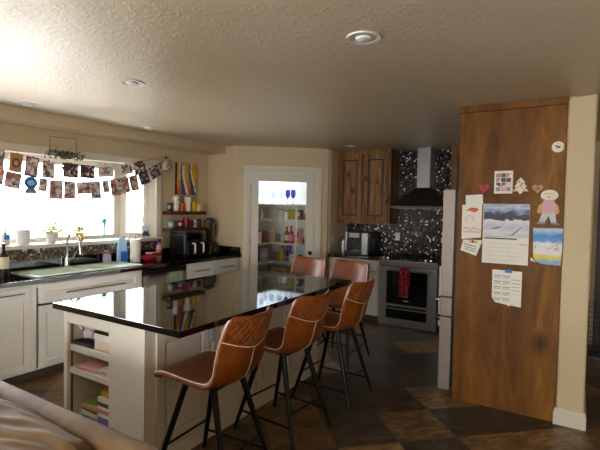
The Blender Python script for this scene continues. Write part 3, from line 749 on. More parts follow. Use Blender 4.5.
def make_stool(label):
    t = thing('bar_stool', label, 'stool', group='cognac leather bar stools around the island')
    obj('seat_shell', bevel_rim(shell_mesh(0, 1, 34, 16, .014, .014), .009), 'leather', t, ang=70)
    low = lambda v: .80+.07*abs(v)**1.5
    sgn = 1 if shell_n(.9, 0).y > 0 else -1
    qb = shell_mesh(.8, .985, 10, 16, -.0135, .018, low, .96); obj('quilted_back', qb, 'quilt', t, ang=70)
    def line(fn, ins, r=.0028):
        b = B(); tube(b, [shell_pts(tt, vv)+shell_n(tt, vv)*sgn*ins for tt, vv in fn], r, 6); return b
    n = 26
    obj('piping', line([(low(-1+2*k/n), -1+2*k/n) for k in range(n+1)], -.0165, .0032), 'stitch', t)
    for s_ in (-1, 1): obj('piping', line([(.06+.93*k/n, s_*.985) for k in range(n+1)], .0145), 'stitch', t)
    obj('back_seam', line([(.52+.28*k/10, 0) for k in range(11)], -.0145, .0014), 'stitch', t)
    # quilting lines that really stand in the leather
    b = B()
    for d in (-1, 1):
        for q in range(-7, 8):
            pts = []
            for k in range(13):
                tt = .80+.185*k/12; vv = q*.19+d*(k/12-.5)*.62
                if abs(vv) < .93 and tt > low(vv)+.006: pts.append(shell_pts(tt, vv)+shell_n(tt, vv)*sgn*-.0182)
            if len(pts) > 2: tube(b, pts, .0013, 5)
    obj('quilt_stitching', b, 'maroon', t) if False else obj('quilt_stitching', b, 'stitchdark', t)
    tops = {}
    for sx_ in (-1, 1):
        for sy_ in (-1, 1):
            top = Vector((sx_*.125, .10 if sy_ > 0 else -.09, .598)); ft = Vector((sx_*.222, .262*sy_, 0))
            b = B(); tube(b, [top, top.lerp(ft, .5), ft+Vector((0, 0, .008))], [.019, .017, .0125], 10)
            lg = obj('leg', b, 'black', t); tops[sx_, sy_] = (top, ft)
            f = B(); lathe(f, [(.0125, 0), (.0125, .012)], (ft.x, ft.y, 0), 10); obj('foot_glide', f, 'rubber', lg)
    b = B(); ringbox(b, -.14, .14, -.12, .13, -.11, .11, -.09, .10, .578, .592); obj('seat_frame', b, 'black', t)
    at = lambda a, z: tops[a][0].lerp(tops[a][1], (tops[a][0].z-z)/tops[a][0].z)
    for a, c, z in (((-1, 1), (1, 1), .215), ((-1, -1), (1, -1), .215), ((-1, -1), (-1, 1), .135), ((1, -1), (1, 1), .135)):
        b = B(); tube(b, [at(a, z), at(c, z)], .0075, 8); obj('foot_rail', b, 'black', t)
    return t
M['stitchdark'] = plain('dark_tan_stitching', '#a4622e', .5)
st0 = make_stool('cognac leather bar stool nearest the camera, at the front corner of the island')
st0.location = (-1.765, 1.95, 0); st0.rotation_euler[2] = R90+.06
for loc, rz, lab in (((-1.755, 2.66, 0), R90-.08, 'middle bar stool of the three along the island side'),
                     ((-1.72, 3.37, 0), R90, 'farthest bar stool of the three along the island side, nearest the stove'),
                     ((-2.10, 4.25, 0), PI, 'bar stool at the far end of the island on the stove side'),
                     ((-2.60, 4.22, 0), PI+.04, 'bar stool at the far end of the island on the pantry side')):
    dup(st0, loc, rz, lab)

# ================================================================== SOFA
t = thing('sofa', 'beige leather sofa seen from above in the bottom left corner', 'sofa', (-2.2, .5, 0))
def soft(b, x0, x1, y0, y1, z0, z1, r, amp, freq, seed, cuts=10, puff=0, crease=False):
    q = B(); bx(q, x0, x1, y0, y1, z0, z1)
    bmesh.ops.subdivide_edges(q, edges=q.edges[:], cuts=cuts, use_grid_fill=True)
    cx, cy, cz = (x0+x1)/2, (y0+y1)/2, (z0+z1)/2; hx, hy, hz = (x1-x0)/2, (y1-y0)/2, (z1-z0)/2
    for v in q.verts:
        p = v.co-Vector((cx, cy, cz))
        inner = Vector((max(-hx+r, min(hx-r, p.x)), max(-hy+r, min(hy-r, p.y)), max(-hz+r, min(hz-r, p.z))))
        d = p-inner
        if d.length > 1e-6: p = inner+d.normalized()*r
        inner0 = inner.copy()
        if puff:
            p.y += (1 if p.y > 0 else -1)*puff*(1-(p.x/hx)**2)*(1-(p.z/hz)**2); p.z += puff*.5*(1-(p.x/hx)**2)*(1 if p.z > 0 else -1)
        if crease:
            q1 = p.x*.8+p.y*1.1+p.z*.5; q2 = p.x*.6-p.y*.9+p.z*.7
            w_ = noise.noise(Vector((q1*2.2+seed, q2*2.0, 1)))
            n_ = noise.noise(Vector((q1*3.0+seed, q2*15+w_*3, seed)))
            n2 = noise.noise(Vector((q1*5+seed+9, q2*26+w_*5, seed+4)))*.5
        else:
            n_ = noise.noise(Vector((p.x*freq[0]+seed, p.y*freq[1], p.z*freq[2])))
            n2 = noise.noise(Vector((p.x*freq[0]*2.3+seed+9, p.y*freq[1]*2, p.z*freq[2]*2)))
        dirn = (p-inner0).normalized() if (p-inner0).length > 1e-6 else Vector((0, 0, 1))
        p += dirn*(n_*amp+abs(n2)*-amp*.7)
        v.co = p+Vector((cx, cy, cz))
    me = bpy.data.meshes.new('tmp'); q.to_mesh(me); q.free(); b.from_mesh(me); bpy.data.meshes.remove(me); return b
obj('back_frame', soft(B(), -1.3, 1.22, .39, .50, .06, .81, .05, .004, (3, 3, 3), 1, 24), 'sofa', t, ang=180)
obj('seat_base', soft(B(), -1.3, 1.22, -.5, .30, .06, .40, .04, .004, (3, 3, 3), 2, 10), 'sofa', t, ang=180)
obj('armrest', soft(B(), 1.00, 1.24, -.52, .36, .06, .64, .09, .006, (3, 3, 3), 3, 14), 'sofa', t, ang=180)
obj('armrest', soft(B(), -1.5, -1.28, -.52, .46, .06, .64, .09, .006, (3, 3, 3), 4, 14), 'sofa', t, ang=180)
for x0, x1, sd in ((-1.27, -.30, 5), (-.30, .94, 8)):
    obj('back_cushion', soft(B(), x0+.01, x1-.01, .06, .425, .42, .815, .11, .022, (5.0, 9, 9), sd, 70, .02, True), 'sofa', t, ang=180)
for x0, x1, sd in ((-1.27, -.14, 6), (-.14, .99, 7)):
    obj('seat_cushion', soft(B(), x0+.01, x1-.01, -.5, .10, .39, .52, .06, .012, (3, 4, 4), sd, 16, .01), 'sofa', t, ang=180)
for x in (-1.4, 1.12):
    for y in (-.45, .42): obj('foot', bx(B(), x-.03, x+.03, y-.03, y+.03, 0, .07), 'darkwood', t, False)

# ================================================================== CEILING LIGHTS
def can(label, x, y):
    t = thing('recessed_light', label, 'ceiling light', (x, y, CE))
    b = B(); n = 28
    for (ra, za), (rb, zb) in (((.088, 0), (.086, -.008)), ((.086, -.008), (.066, -.006)), ((.066, -.006), (.064, 0))):
        A_ = [b.verts.new((ra*math.cos(2*PI*k/n), ra*math.sin(2*PI*k/n), za)) for k in range(n)]; C_ = [b.verts.new((rb*math.cos(2*PI*k/n), rb*math.sin(2*PI*k/n), zb)) for k in range(n)]
        for k in range(n): b.faces.new((A_[k], A_[(k+1) % n], C_[(k+1) % n], C_[k]))
    obj('trim_ring', b, 'trim', t)
    b = B(); lathe(b, [(.064, -.001), (.064, -.003), (.05, -.0035), (.045, -.0025), (0, -.0025)]); obj('reflector', b, 'lgrey', t)
    b = B(); lathe(b, [(.040, -.0025), (.036, -.012), (.02, -.016), (0, -.017)]); obj('bulb', b, 'whitem', t)
for l, x, y in (('recessed ceiling light nearest the camera, above the stools', -.94, 2.09), ('recessed ceiling light over the near end of the island', -2.69, 2.08),
                ('recessed ceiling light at the left edge, near the window soffit', -4.10, 2.10), ('recessed ceiling light beside the soffit, over the right end of the sink', -4.08, 3.37),
                ('recessed ceiling light in front of the wall cabinet near the pantry', -2.68, 5.62)): can(l, x, y)

# ================================================================== PANTRY CONTENTS
shelves = {}
for i, z in enumerate((.36, .68, .995, 1.385, 1.635)):
    b = B(); polyz(b, [(-4.648, 5.04), (-4.30, 5.04), (-4.30, 6.12), (-3.21, 6.12), (-3.21, 6.438), (-4.648, 6.438)], z-.022, z)
    words = ['lowest', 'second lowest', 'middle', 'fourth', 'top'][i]
    o = obj('pantry_shelf', b, 'trim', smooth=False); tag(o, f'{words} white L-shaped shelf inside the pantry', 'shelf')
    shelves[i] = z
o = obj('pantry_divider', bx(B(), -3.87, -3.845, 6.121, 6.141, 0, 1.635), 'trim', smooth=False); tag(o, 'white upright post in front of the pantry shelves', 'shelf support')
area('pantry_ceiling_lamp', (-4.42, 6.25, 2.41), (0, 0, 0), .2, .2, 7.5, (.76, .88, 1))
def wineglass(label, loc, mat, s=1, group=None):
    t = thing('wine_glass', label, 'wine glass', loc, 0, group)
    b = B(); lathe(b, [(.034*s, 0), (.034*s, .003), (.004, .008), (.004, .085*s)], seg=16); obj('stem', b, mat, t)
    b = B(); lathe(b, [(.004, .085*s), (.03*s, .11*s), (.038*s, .15*s), (.035*s, .19*s), (.031*s, .215*s)], seg=18); obj('bowl', b, mat, t)
    return t
for x, l in ((-4.09, 'cobalt blue wine glass on the top pantry shelf, left one of the pair'), (-3.985, 'cobalt blue wine glass on the top pantry shelf, right one of the pair')):
    wineglass(l, (x, 6.22, 1.635), 'blueglass', 1.1)
g0 = None
for k in range(9):
    if k < 4: p = (-4.38+(.03 if k % 2 else 0), 5.50+k*.13, 1.635)
    else: p = (-4.50+(k-4)*.078, 6.2+(.05 if k % 2 else 0), 1.635)
    lab = 'clear glass among the stemware row on the top pantry shelf'
    if g0 is None: g0 = wineglass(lab, p, 'glassware', .95, 'clear glasses on the top pantry shelf')
    else: dup(g0, p)
def bottle(label, loc, h, r, body, capm, cat='bottle', name='bottle', neck=.4, labelm=None, lz=(.15, .5), rotz=0):
    t = thing(name, label, cat, loc, rotz)
    b = B(); zs = h*(1-neck)
    lathe(b, [(r*.92, 0), (r, .006), (r, zs*.92), (r*.8, zs*1.06), (r*.36, zs*1.25), (r*.33, h*.93)]); obj('bottle_body', b, body, t)
    c = B(); lathe(c, [(r*.40, h*.925), (r*.40, h), (r*.3, h*1.004)]); obj('cap', c, capm, t)
    if labelm: c = B(); lathe(c, [(r*1.012, h*lz[0]), (r*1.012, h*lz[1])]); obj('bottle_label', c, labelm, t)
    return t
def jar(label, loc, h, r, body, capm, name='jar', labelm=None):
    t = thing(name, label, 'jar', loc)
    b = B(); lathe(b, [(r*.93, 0), (r, .005), (r, h*.80), (r*.86, h*.86)]); obj('jar_body', b, body, t)
    c = B(); lathe(c, [(r*.9, h*.86), (r*.9, h*.99), (r*.85, h)]); obj('lid', c, capm, t)
    if labelm: c = B(); lathe(c, [(r*1.012, h*.2), (r*1.012, h*.6)]); obj('jar_label', c, labelm, t)
    return t
def carton(label, loc, w, d, h, body, stripe, rotz=0, name='food_box', cat='box'):
    t = thing(name, label, cat, loc, rotz)
    obj('carton', bx(B(), -w/2, w/2, -d/2, d/2, 0, h, .002), body, t)
    b = B(); bx(b, -w*.36, w*.36, -d/2-.0012, -d/2, h*.35, h*.75); bx(b, -w*.3, w*.3, -d/2-.0012, -d/2, h*.12, h*.2); bx(b, -w*.2, w*.25, -d/2-.0012, -d/2, h*.82, h*.88); obj('print', b, stripe, t, False)
    return t
bottle('small clear bottle with dark stopper on the top pantry shelf, right of the post', (-3.72, 6.25, 1.635), .15, .026, 'glassware', 'blackpl')
bottle('small purple-blue bottle at the right end of the top pantry shelf', (-3.60, 6.25, 1.635), .19, .026, 'purple', 'navy')
P = .02
Z = 1.385   # fourth shelf
carton('tall teal-green carton at the left of the fourth pantry shelf', (-4.42, 5.74, Z), .12, .12, .19, 'teal', 'lgrey', R90)
bottle('pale pink bottle beside the teal carton on the fourth pantry shelf', (-4.40, 5.93, Z), .17, .045, 'lilac', 'whitem')
jar('large clear jar with grey lid in the corner of the fourth pantry shelf', (-4.26, 6.26, Z), .17, .055, 'lgrey', 'grey')
jar('white canister on the fourth pantry shelf, left of the yellow bag', (-4.13, 6.24, Z), .15, .042, 'whitem', 'dgrey')
carton('yellow and green snack bag on the fourth pantry shelf', (-4.00, 6.24, Z), .13, .08, .17, 'olive', 'gold', name='snack_bag', cat='bag')
carton('brown food carton left of the post on the fourth pantry shelf', (-3.89, 6.30, Z), .06, .10, .16, 'maroon', 'cream')
jar('orange-brown spice jar at the right end of the fourth pantry shelf', (-3.74, 6.24, Z), .10, .045, 'amber', 'tan')
jar('grey tin behind the spice jar at the right end of the fourth pantry shelf', (-3.63, 6.26, Z), .18, .05, 'dgrey', 'lgrey')
Z = .995
for k, (lab, body, cap, h) in enumerate((('white plastic tub at the left of the middle pantry shelf', 'whitem', 'lgrey', .2), ('cream jar second from the left on the middle pantry shelf', 'cream', 'brown', .21),
        ('dark red jar third from the left on the middle pantry shelf', 'maroon', 'dgrey', .2), ('tan jar in the corner of the middle pantry shelf', 'tan', 'lgrey', .2))):
    jar(lab, (-4.44+.02*k, 5.72+k*.155, Z), h, .055, body, cap)
bottle('tall brown bottle on the middle pantry shelf, left of the red bottle', (-4.11, 6.24, Z), .27, .042, 'brown', 'blackpl', labelm='cream')
bottle('red bottle on the middle pantry shelf', (-4.01, 6.22, Z), .28, .042, 'red', 'maroon', labelm='pink')
carton('pink and white box left of the post on the middle pantry shelf', (-3.90, 6.29, Z), .09, .12, .25, 'lpink', 'red')
jar('white jug at the right end of the middle pantry shelf', (-3.70, 6.26, Z), .24, .065, 'whitem', 'lgrey')
Z = .68
lathe_b = B(); t = thing('mixing_bowl', 'dark red mixing bowl at the left of the second lowest pantry shelf', 'bowl', (-4.42, 5.64, Z))
lathe(lathe_b, [(.05, 0), (.09, .04), (.115, .1), (.12, .12), (.108, .12), (.08, .045), (.0, .02)]); obj('bowl_body', lathe_b, 'maroon', t)
carton('grey patterned box on the second lowest pantry shelf', (-4.40, 5.95, Z), .16, .14, .24, 'grey', 'lilac', R90*.7)
bottle('yellow-green oil bottle in the corner of the second lowest pantry shelf', (-4.18, 6.22, Z), .26, .055, 'olive', 'blackpl', labelm='gold', neck=.25)
jar('white canister on the second lowest pantry shelf, left of the post', (-3.99, 6.24, Z), .13, .06, 'lgrey', 'whitem')
carton('purple bag above the lowest shelf in the pantry corner', (-4.075, 6.25, Z), .07, .07, .27, 'purple', 'navy', name='snack_bag', cat='bag')
carton('green and white box right of the post on the second lowest pantry shelf', (-3.70, 6.27, Z), .12, .1, .22, 'whitem', 'green')
rsx = random.Random(21)
for zi, zz, names in ((3, 1.385, 'fourth'), (2, .995, 'middle'), (1, .68, 'second lowest')):
    for k in range(7):
        x = -4.42+.165*k+(.04 if zi == 2 else 0); hh = rsx.uniform(.11, .17); m1 = ['cream', 'tan', 'grey', 'teal', 'maroon', 'amber', 'lgrey'][(k*3+zi) % 7]; m2 = ['dgrey', 'whitem', 'gold', 'brown', 'lgrey', 'red', 'navy'][(k*2+zi) % 7]
        if x < -4.22 and zi == 3: continue
        where = ['far left', 'second from left', 'third from left', 'middle', 'third from right', 'second from right', 'far right'][k]
        jar('%s jar at the back of the %s pantry shelf, %s' % ({'cream': 'cream', 'tan': 'tan', 'grey': 'grey', 'teal': 'teal', 'maroon': 'dark red', 'amber': 'amber', 'lgrey': 'light grey'}[m1], names, where), (x, 6.385, zz), hh, .04, m1, m2)
Z = .36
carton('brown cardboard box on the lowest pantry shelf', (-4.2, 6.26, Z), .28, .2, .22, 'tan', 'brown')
carton('grey storage box at the left of the lowest pantry shelf', (-4.46, 5.7, Z), .28, .2, .2, 'dgrey', 'lgrey', R90)

# ================================================================== WORKTOP ITEMS (window run)
ZT = .9145
# dark bottle at the left edge
bottle('dark bottle with a cream label at the left edge, beside the sink', (-4.36, 2.02, ZT), .30, .042, 'bronze', 'blackpl', labelm='cream', lz=(.25, .6), neck=.38)
# sponge holder, detergent bag, towel roll, red bowl, spray
t = thing('sponge_holder', 'lilac sponge cup on the worktop behind the sink', 'sponge holder', (-4.575, 3.21, ZT))
b = B(); bx(b, -.03, .03, -.04, .04, 0, .095, .01, 3); obj('cup', b, 'lilac', t); obj('sponge', bx(B(), -.02, .02, -.03, .03, .095, .105, .003), 'lpink', t)
t = thing('detergent_pouch', 'blue and white dish soap pouch standing right of the sink', 'pouch', (-4.46, 3.325, ZT), R90)
b = B(); rows = []
for i, (z, w, d) in enumerate(((0, .062, .045), (.04, .066, .045), (.12, .066, .038), (.2, .06, .025), (.26, .046, .010), (.285, .03, .006))):
    rows.append([b.verts.new((w*math.cos(2*PI*k/16), d*math.sin(2*PI*k/16), z)) for k in range(16)])
for a, c in zip(rows, rows[1:]):
    for k in range(16): b.faces.new((a[k], a[(k+1) % 16], c[(k+1) % 16], c[k]))
b.faces.new(rows[0][::-1]); b.faces.new(rows[-1]); obj('pouch_body', b, 'sky', t)
b = B(); bx(b, -.05, .05, -.0475, -.042, .02, .13, .003); obj('front_panel', b, 'blue', t)
b = B(); bx(b, -.03, .0, -.040, -.034, .14, .2, .002); obj('front_panel', b, 'ltblue', t)
b = B(); tube(b, [(.03, 0, .26), (.055, 0, .29), (.075, 0, .27)], .005, 6); obj('loop', b, 'whitem', t)
t = thing('paper_towel_roll', 'white paper towel roll standing beside the blue soap pouch', 'paper towel', (-4.36, 3.43, ZT))
b = B(); lathe(b, [(.056, .006), (.058, .012), (.058, .262), (.056, .268), (.022, .268), (.021, .25)], seg=28); obj('roll', b, 'whitem', t)
b = B(); lathe(b, [(.062, 0), (.062, .005), (.0, .006)]); obj('base', b, 'steel', t); b = B(); lathe(b, [(.008, .006), (.008, .29), (.012, .30), (.0, .305)]); obj('rod', b, 'steel', t)
t = thing('red_bowl', 'red bowl with a pink scrubber on the worktop under the window corner', 'bowl', (-4.36, 3.625, ZT))
b = B(); lathe(b, [(.045, 0), (.06, .01), (.080, .03), (.085, .062), (.081, .063), (.074, .03), (.04, .016), (0, .014)], seg=28, sy=1.15); obj('bowl_body', b, 'red', t)
b = B(); tube(b, [(.04+.035*math.cos(a), -.03+.035*math.sin(a), .095) for a in [2*PI*k/14 for k in range(15)]], .008, 8); tube(b, [(.04, .005, .095), (.05, .06, .1), (.06, .12, .105)], .007, 8); obj('scrubber', b, 'lpink', t, label='pink looped scrubber')
t = thing('spray_bottle', 'spray bottle with blue trigger head on the worktop by the window corner', 'spray bottle', (-4.47, 3.87, ZT), .6)
b = B(); lathe(b, [(.034, 0), (.037, .01), (.037, .10), (.03, .15), (.015, .19), (.014, .205)]); obj('bottle_body', b, 'lpink', t)
b = B(); lathe(b, [(.0375, .03), (.0375, .10)]); obj('bottle_label', b, 'red', t)
b = B(); bx(b, -.02, .02, -.05, .035, .215, .25, .008, 3); lathe(b, [(.018, .2), (.018, .218)]); tube(b, [(0, -.03, .22), (0, -.045, .195), (0, -.04, .175)], .006, 6); obj('trigger_head', b, 'navy', t)

# air fryer
t = thing('air_fryer', 'black dual basket air fryer with two white handles on the worktop', 'air fryer', (-4.42, 4.30, ZT), R90+.12)
b = B(); bx(b, -.20, .20, -.14, .15, .008, .325, .045, 5); obj('housing', b, 'blackpl', t)
b = B(); bx(b, -.185, .185, -.128, .138, .322, .334, .004); obj('top_trim', b, 'nickel', t)
b = B(); bx(b, -.17, .17, -.146, -.138, .225, .30, .004); obj('control_panel', b, 'ovenglass', t)
for x in (-.09, .09):
    k_ = B(); bx(k_, x-.083, x+.083, -.158, -.138, .025, .205, .010, 3); bk = obj('basket', k_, 'black', t)
    h_ = B(); tube(h_, [(x, -.156, .175), (x, -.19, .18), (x, -.205, .165), (x, -.205, .07), (x, -.195, .05)], [.010, .011, .012, .012, .009], 8)
    obj('handle', h_, 'white', bk, label='white handle')
b = B()
for x in (-.16, .16):
    for y in (-.1, .1): lathe(b, [(.014, 0), (.014, .01)], (x, y, 0), 8)
obj('feet', b, 'rubber', t)
# blender
t = thing('blender', 'countertop blender with clear jar and black lid beside the air fryer', 'blender', (-4.40, 4.70, ZT), R90)
b = B(); q = [(-.095, -.1, 0), (.095, -.1, 0)]
lo = [(-.10, -.11), (.10, -.11), (.10, .10), (-.10, .10)]; hi = [(-.07, -.06), (.07, -.06), (.07, .07), (-.07, .07)]
V0 = [b.verts.new((x, y, .0)) for x, y in lo]; V1 = [b.verts.new((x, y, .09)) for x, y in lo]; V2 = [b.verts.new((x, y, .17)) for x, y in hi]
for a, c in ((V0, V1), (V1, V2)):
    for k in range(4): b.faces.new((a[k], a[(k+1) % 4], c[(k+1) % 4], c[k]))
b.faces.new(V0[::-1]); b.faces.new(V2); bevel_rim(b, .012); obj('motor_base', b, 'blackpl', t)
b = B(); lathe(b, [(.02, 0), (.02, .012), (.014, .014)], (0, 0, 0), 14)
for v_ in b.verts: v_.co = Vector((v_.co.x, -.105-v_.co.z, .055+v_.co.y))
obj('dial', b, 'nickel', t)
b = B(); lathe(b, [(.05, .172), (.055, .20), (.075, .42), (.078, .44)], seg=8); obj('jar', b, 'jar', t)
b = B(); lathe(b, [(.08, .44), (.08, .475), (.05, .48), (.045, .50), (0, .505)], seg=20); obj('lid', b, 'blackpl', t)
b = B(); tube(b, [(.07, 0, .42), (.115, 0, .42), (.125, 0, .38), (.12, 0, .28), (.10, 0, .25), (.058, 0, .25)], .012, 8); obj('handle', b, 'blackpl', t)

# two wooden wall shelves with mugs
for z, l in ((1.457, 'upper dark wooden wall shelf holding yellow and orange mugs'), (1.232, 'lower dark wooden wall shelf holding red and black mugs')):
    b = B(); bx(b, -4.648, -4.49, 4.08, 4.73, z, z+.048, .003)
    o = obj('wall_shelf', b, 'shelfwood'); tag(o, l, 'shelf')
def mug(label, y, z, h, r, body, rz=0, band=None, x=-4.57):
    t = thing('mug', label, 'mug', (x, y, z), rz)
    b = B(); lathe(b, [(r*.85, 0), (r, .008), (r, h), (r-.004, h), (r-.005, .01), (0, .008)], seg=20); obj('cup', b, body, t)
    b = B(); tube(b, [(r*.95, 0, h*.8), (r+.022, 0, h*.78), (r+.03, 0, h*.5), (r+.02, 0, h*.25), (r*.95, 0, h*.2)], .005, 8); obj('handle', b, body, t)
    if band: b = B(); lathe(b, [(r*1.015, h*.3), (r*1.015, h*.7)], seg=20); obj('band', b, band, t)
z1_ = 1.5055
mug('black patterned mug at the left end of the upper wall shelf', 4.135, z1_, 0.108, 0.036, 'blackpl', -.6, 'grey')
t = thing('stacked_mug', 'tall white mug with a dark spot, left of the orange mug', 'mug', (-4.575, 4.246, z1_), 0)
b = B(); lathe(b, [(.030, 0), (.036, .01), (.04, .09), (.036, .1), (.045, .11), (.048, .18), (.04, .2), (.038, .2), (0, .12)], seg=20); obj('cup', b, 'white', t)
b = B(); ball(b, (.046, 0, .15), .014, .3); obj('spot', b, 'blackpl', t)
b = B(); tube(b, [(0, -.044, .17), (0, -.07, .165), (0, -.075, .13), (0, -.045, .12)], .005, 8); obj('handle', b, 'white', t)
mug('orange mug on the upper wall shelf', 4.347, z1_, 0.108, 0.031, 'orange', 0)
t = thing('stacked_mug', 'tall white mug on the upper wall shelf, right of the orange mug', 'mug', (-4.575, 4.464, z1_), 0)
b = B(); lathe(b, [(.034, 0), (.040, .01), (.038, .11), (.048, .13), (.052, .19), (.048, .195), (0, .14)], seg=20); obj('cup', b, 'white', t)
b = B(); tube(b, [(0, .044, .17), (0, .07, .165), (0, .075, .13), (0, .042, .12)], .005, 8); obj('handle', b, 'white', t)
mug('large yellow mug on the upper wall shelf', 4.571, z1_, 0.135, 0.031, 'yellow', 0)
mug('small pale mug between the two yellow mugs on the upper wall shelf', 4.631, z1_, 0.092, 0.023, 'cream', 0, x=-4.54)
mug('yellow mug at the right end of the upper wall shelf', 4.691, z1_, 0.108, 0.028, 'yellow', 0)
z1_ = 1.2805
mug('grey-green mug at the left end of the lower wall shelf', 4.162, z1_, 0.097, 0.043, 'teal', -.5, 'lgrey')
mug('dark purple mug on the lower wall shelf, left of the red mug', 4.322, z1_, 0.097, 0.036, 'maroon', -.3, 'lilac')
mug('tall red mug on the lower wall shelf', 4.424, z1_, 0.135, 0.040, 'red', .3)
mug('black mug on the lower wall shelf, right of the red mug', 4.517, z1_, 0.097, 0.029, 'blackpl', -.3)
mug('white and pink mug on the lower wall shelf', 4.590, z1_, 0.103, 0.029, 'whitem', -.3, 'lpink')
mug('navy mug at the right end of the lower wall shelf, behind the blender', 4.668, z1_, 0.119, 0.029, 'dgrey', -.2)

# birch painting
t = thing('birch_painting', 'narrow canvas painting of white birch trunks on yellow and orange', 'painting', (-4.648, 4.475, 1.73), R90)
obj('canvas', bx(B(), -.185, .185, -.035, 0, 0, .43, .003), 'blackpl', t)
obj('painted_face', bx(B(), -.183, .183, -.037, -.035, .002, .428), 'artbg', t, False)
for pts, m in (([(-.10, .002), (-.02, .002), (-.08, .2), (-.10, .42), (-.135, .428), (-.13, .2)], 'navyart'), ([(.06, .002), (.17, .002), (.13, .12), (.10, .25), (.06, .42), (.03, .42), (.07, .2)], 'navyart')):
    pass
M['navyart'] = plain('painted_blue_shadow', '#40588a', .5, var=.3, vscale=40)
s = NT('painted_birch_bark'); v = s.coord((10, 10, 60)); s.l(s.ramp(s.noise(v, 1.2, 3), [(.35, '#2a2a30'), (.42, '#e8e4e0'), (1, '#f4f0ea')]), s.b.inputs['Base Color']); M['birch'] = s.m
def strip(cl, w0, w1, y0, y1):
    b = B(); L_ = [(x-(w0+(w1-w0)*i/(len(cl)-1))/2, z) for i, (x, z) in enumerate(cl)]; R_ = [(x+(w0+(w1-w0)*i/(len(cl)-1))/2, z) for i, (x, z) in enumerate(cl)]
    return poly(b, L_+R_[::-1], y0, y1)
obj('blue_shadow', strip([(-.05, .002), (-.07, .1), (-.10, .2), (-.12, .3), (-.11, .428)], .085, .015, -.0378, -.037), 'navyart', t, False)
obj('blue_shadow', strip([(.12, .002), (.10, .12), (.06, .22), (.04, .32), (.04, .428)], .08, .015, -.0378, -.037), 'navyart', t, False)
obj('birch_trunk', strip([(.01, .002), (-.02, .1), (-.06, .2), (-.07, .3), (-.06, .428)], .05, .028, -.0385, -.0378), 'birch', t, False)
obj('birch_trunk', strip([(.165, .04), (.14, .12), (.10, .22), (.075, .32), (.08, .428)], .035, .024, -.0385, -.0378), 'birch', t, False)
obj('birch_trunk', strip([(-.13, .2), (-.14, .3), (-.135, .428)], .02, .03, -.0385, -.0378), 'birch', t, False)
o = obj('picture_hook', bx(B(), -.02, .02, -.012, 0, 0, .03, .003), 'sky', loc=(-4.648, 4.50, 2.165), rotz=R90); tag(o, 'small pale blue hook above the birch painting', 'hook')

# ================================================================== WINDOW SILL
ZS = 1.1555
t = thing('soap_dispenser', 'clear soap bottle with blue pump at the left end of the window sill', 'soap bottle', (-4.80, 2.24, ZS))
b = B(); bx(b, -.028, .028, -.035, .035, 0, .115, .012, 3); obj('bottle_body', b, 'lgrey', t)
b = B(); bx(b, .028, .0292, -.02, .03, .06, .1); obj('bottle_label', b, 'blue', t, False)
b = B(); lathe(b, [(.014, .115), (.014, .13), (.005, .132), (.005, .155)]); bx(b, -.012, .035, -.008, .008, .152, .163, .003); obj('pump', b, 'dgrey', t)
t = thing('empty_planter', 'pale grey empty planter pot on the window sill', 'plant pot', (-4.84, 2.43, ZS))
b = B(); lathe(b, [(.055, 0), (.058, .005), (.068, .145), (.064, .146), (.056, .02), (0, .018)], seg=28); obj('pot', b, 'lgrey', t)
def leafbm(n, rr, h, rs, droop=.4, sc=.03):
    b = B()
    for k in range(n):
        a = rs.uniform(0, 2*PI); r_ = rs.uniform(.2, 1)*rr; z = h*(.3+.7*rs.random())*(1-droop*(r_/rr)**2)
        c = Vector((r_*math.cos(a), r_*math.sin(a), z)); d = Vector((math.cos(a+rs.uniform(-.6, .6)), math.sin(a+rs.uniform(-.6, .6)), rs.uniform(-.5, .5))).normalized()
        u = d.cross(Vector((0, 0, 1))).normalized(); L = sc*rs.uniform(.7, 1.3)
        up = Vector((0, 0, .15*L))
        p = [c-d*L, c+u*L*.5+up, c+d*L, c-u*L*.5+up]
        vv = [b.verts.new(q) for q in p]; b.faces.new(vv)
    bmesh.ops.solidify(b, geom=b.faces[:], thickness=.0012); return b
def stems(n, rr, h, rs):
    b = B()
    for k in range(n):
        a = 2*PI*k/n+rs.random(); r_ = rr*rs.uniform(.4, .9)
        tube(b, [(0, 0, 0), (r_*.4*math.cos(a), r_*.4*math.sin(a), h*.6), (r_*math.cos(a), r_*math.sin(a), h*rs.uniform(.5, .9))], .0018, 5)
    return b
rs = random.Random(4)
t = thing('potted_plant', 'leafy yellow-green plant in a round white pot on the window sill', 'plant', (-4.80, 2.70, ZS))
b = B(); lathe(b, [(.032, 0), (.04, .008), (.066, .07), (.062, .115), (.056, .115), (.05, .03), (0, .02)], seg=28); obj('pot', b, 'lgrey', t)
b = B(); lathe(b, [(.055, .1), (.0, .105)]); obj('soil', b, 'brown', t)
f = obj('foliage', leafbm(90, .13, .16, rs, .9), 'leaf', t, False); f.location.z = .08
f = obj('stem', stems(12, .11, .13, rs), 'leaf', t); f.location.z = .10
b = B(); tube(b, [(0, 0, .1), (.0, .0, .28)], .0015, 5); ball(b, (0, 0, .285), .014, 1, 1, .5); obj('plant_stake', b, 'twig', t)
t = thing('potted_plant', 'small green plant in a tan pot on the window sill beside the faucet', 'plant', (-4.86, 3.06, ZS))
b = B(); lathe(b, [(.03, 0), (.034, .006), (.042, .075), (.046, .078), (.046, .092), (.04, .092), (.034, .02), (0, .02)], seg=24); obj('pot', b, 'gold', t)
f = obj('foliage', leafbm(50, .075, .12, rs, .5), 'leaf', t, False); f.location.z = .07
f = obj('stem', stems(9, .06, .1, rs), 'leaf', t); f.location.z = .08
t = thing('hanging_ornament', 'teal ball ornament hanging on a string in front of the big window pane', 'ornament', (-4.98, 3.455, 2.10))
b = B(); tube(b, [(0, 0, 0), (0, 0, -.70)], .0015, 5); obj('string', b, 'tealbright', t)
b = B(); ball(b, (0, 0, -.73), .033); obj('ball', b, 'tealbright', t)
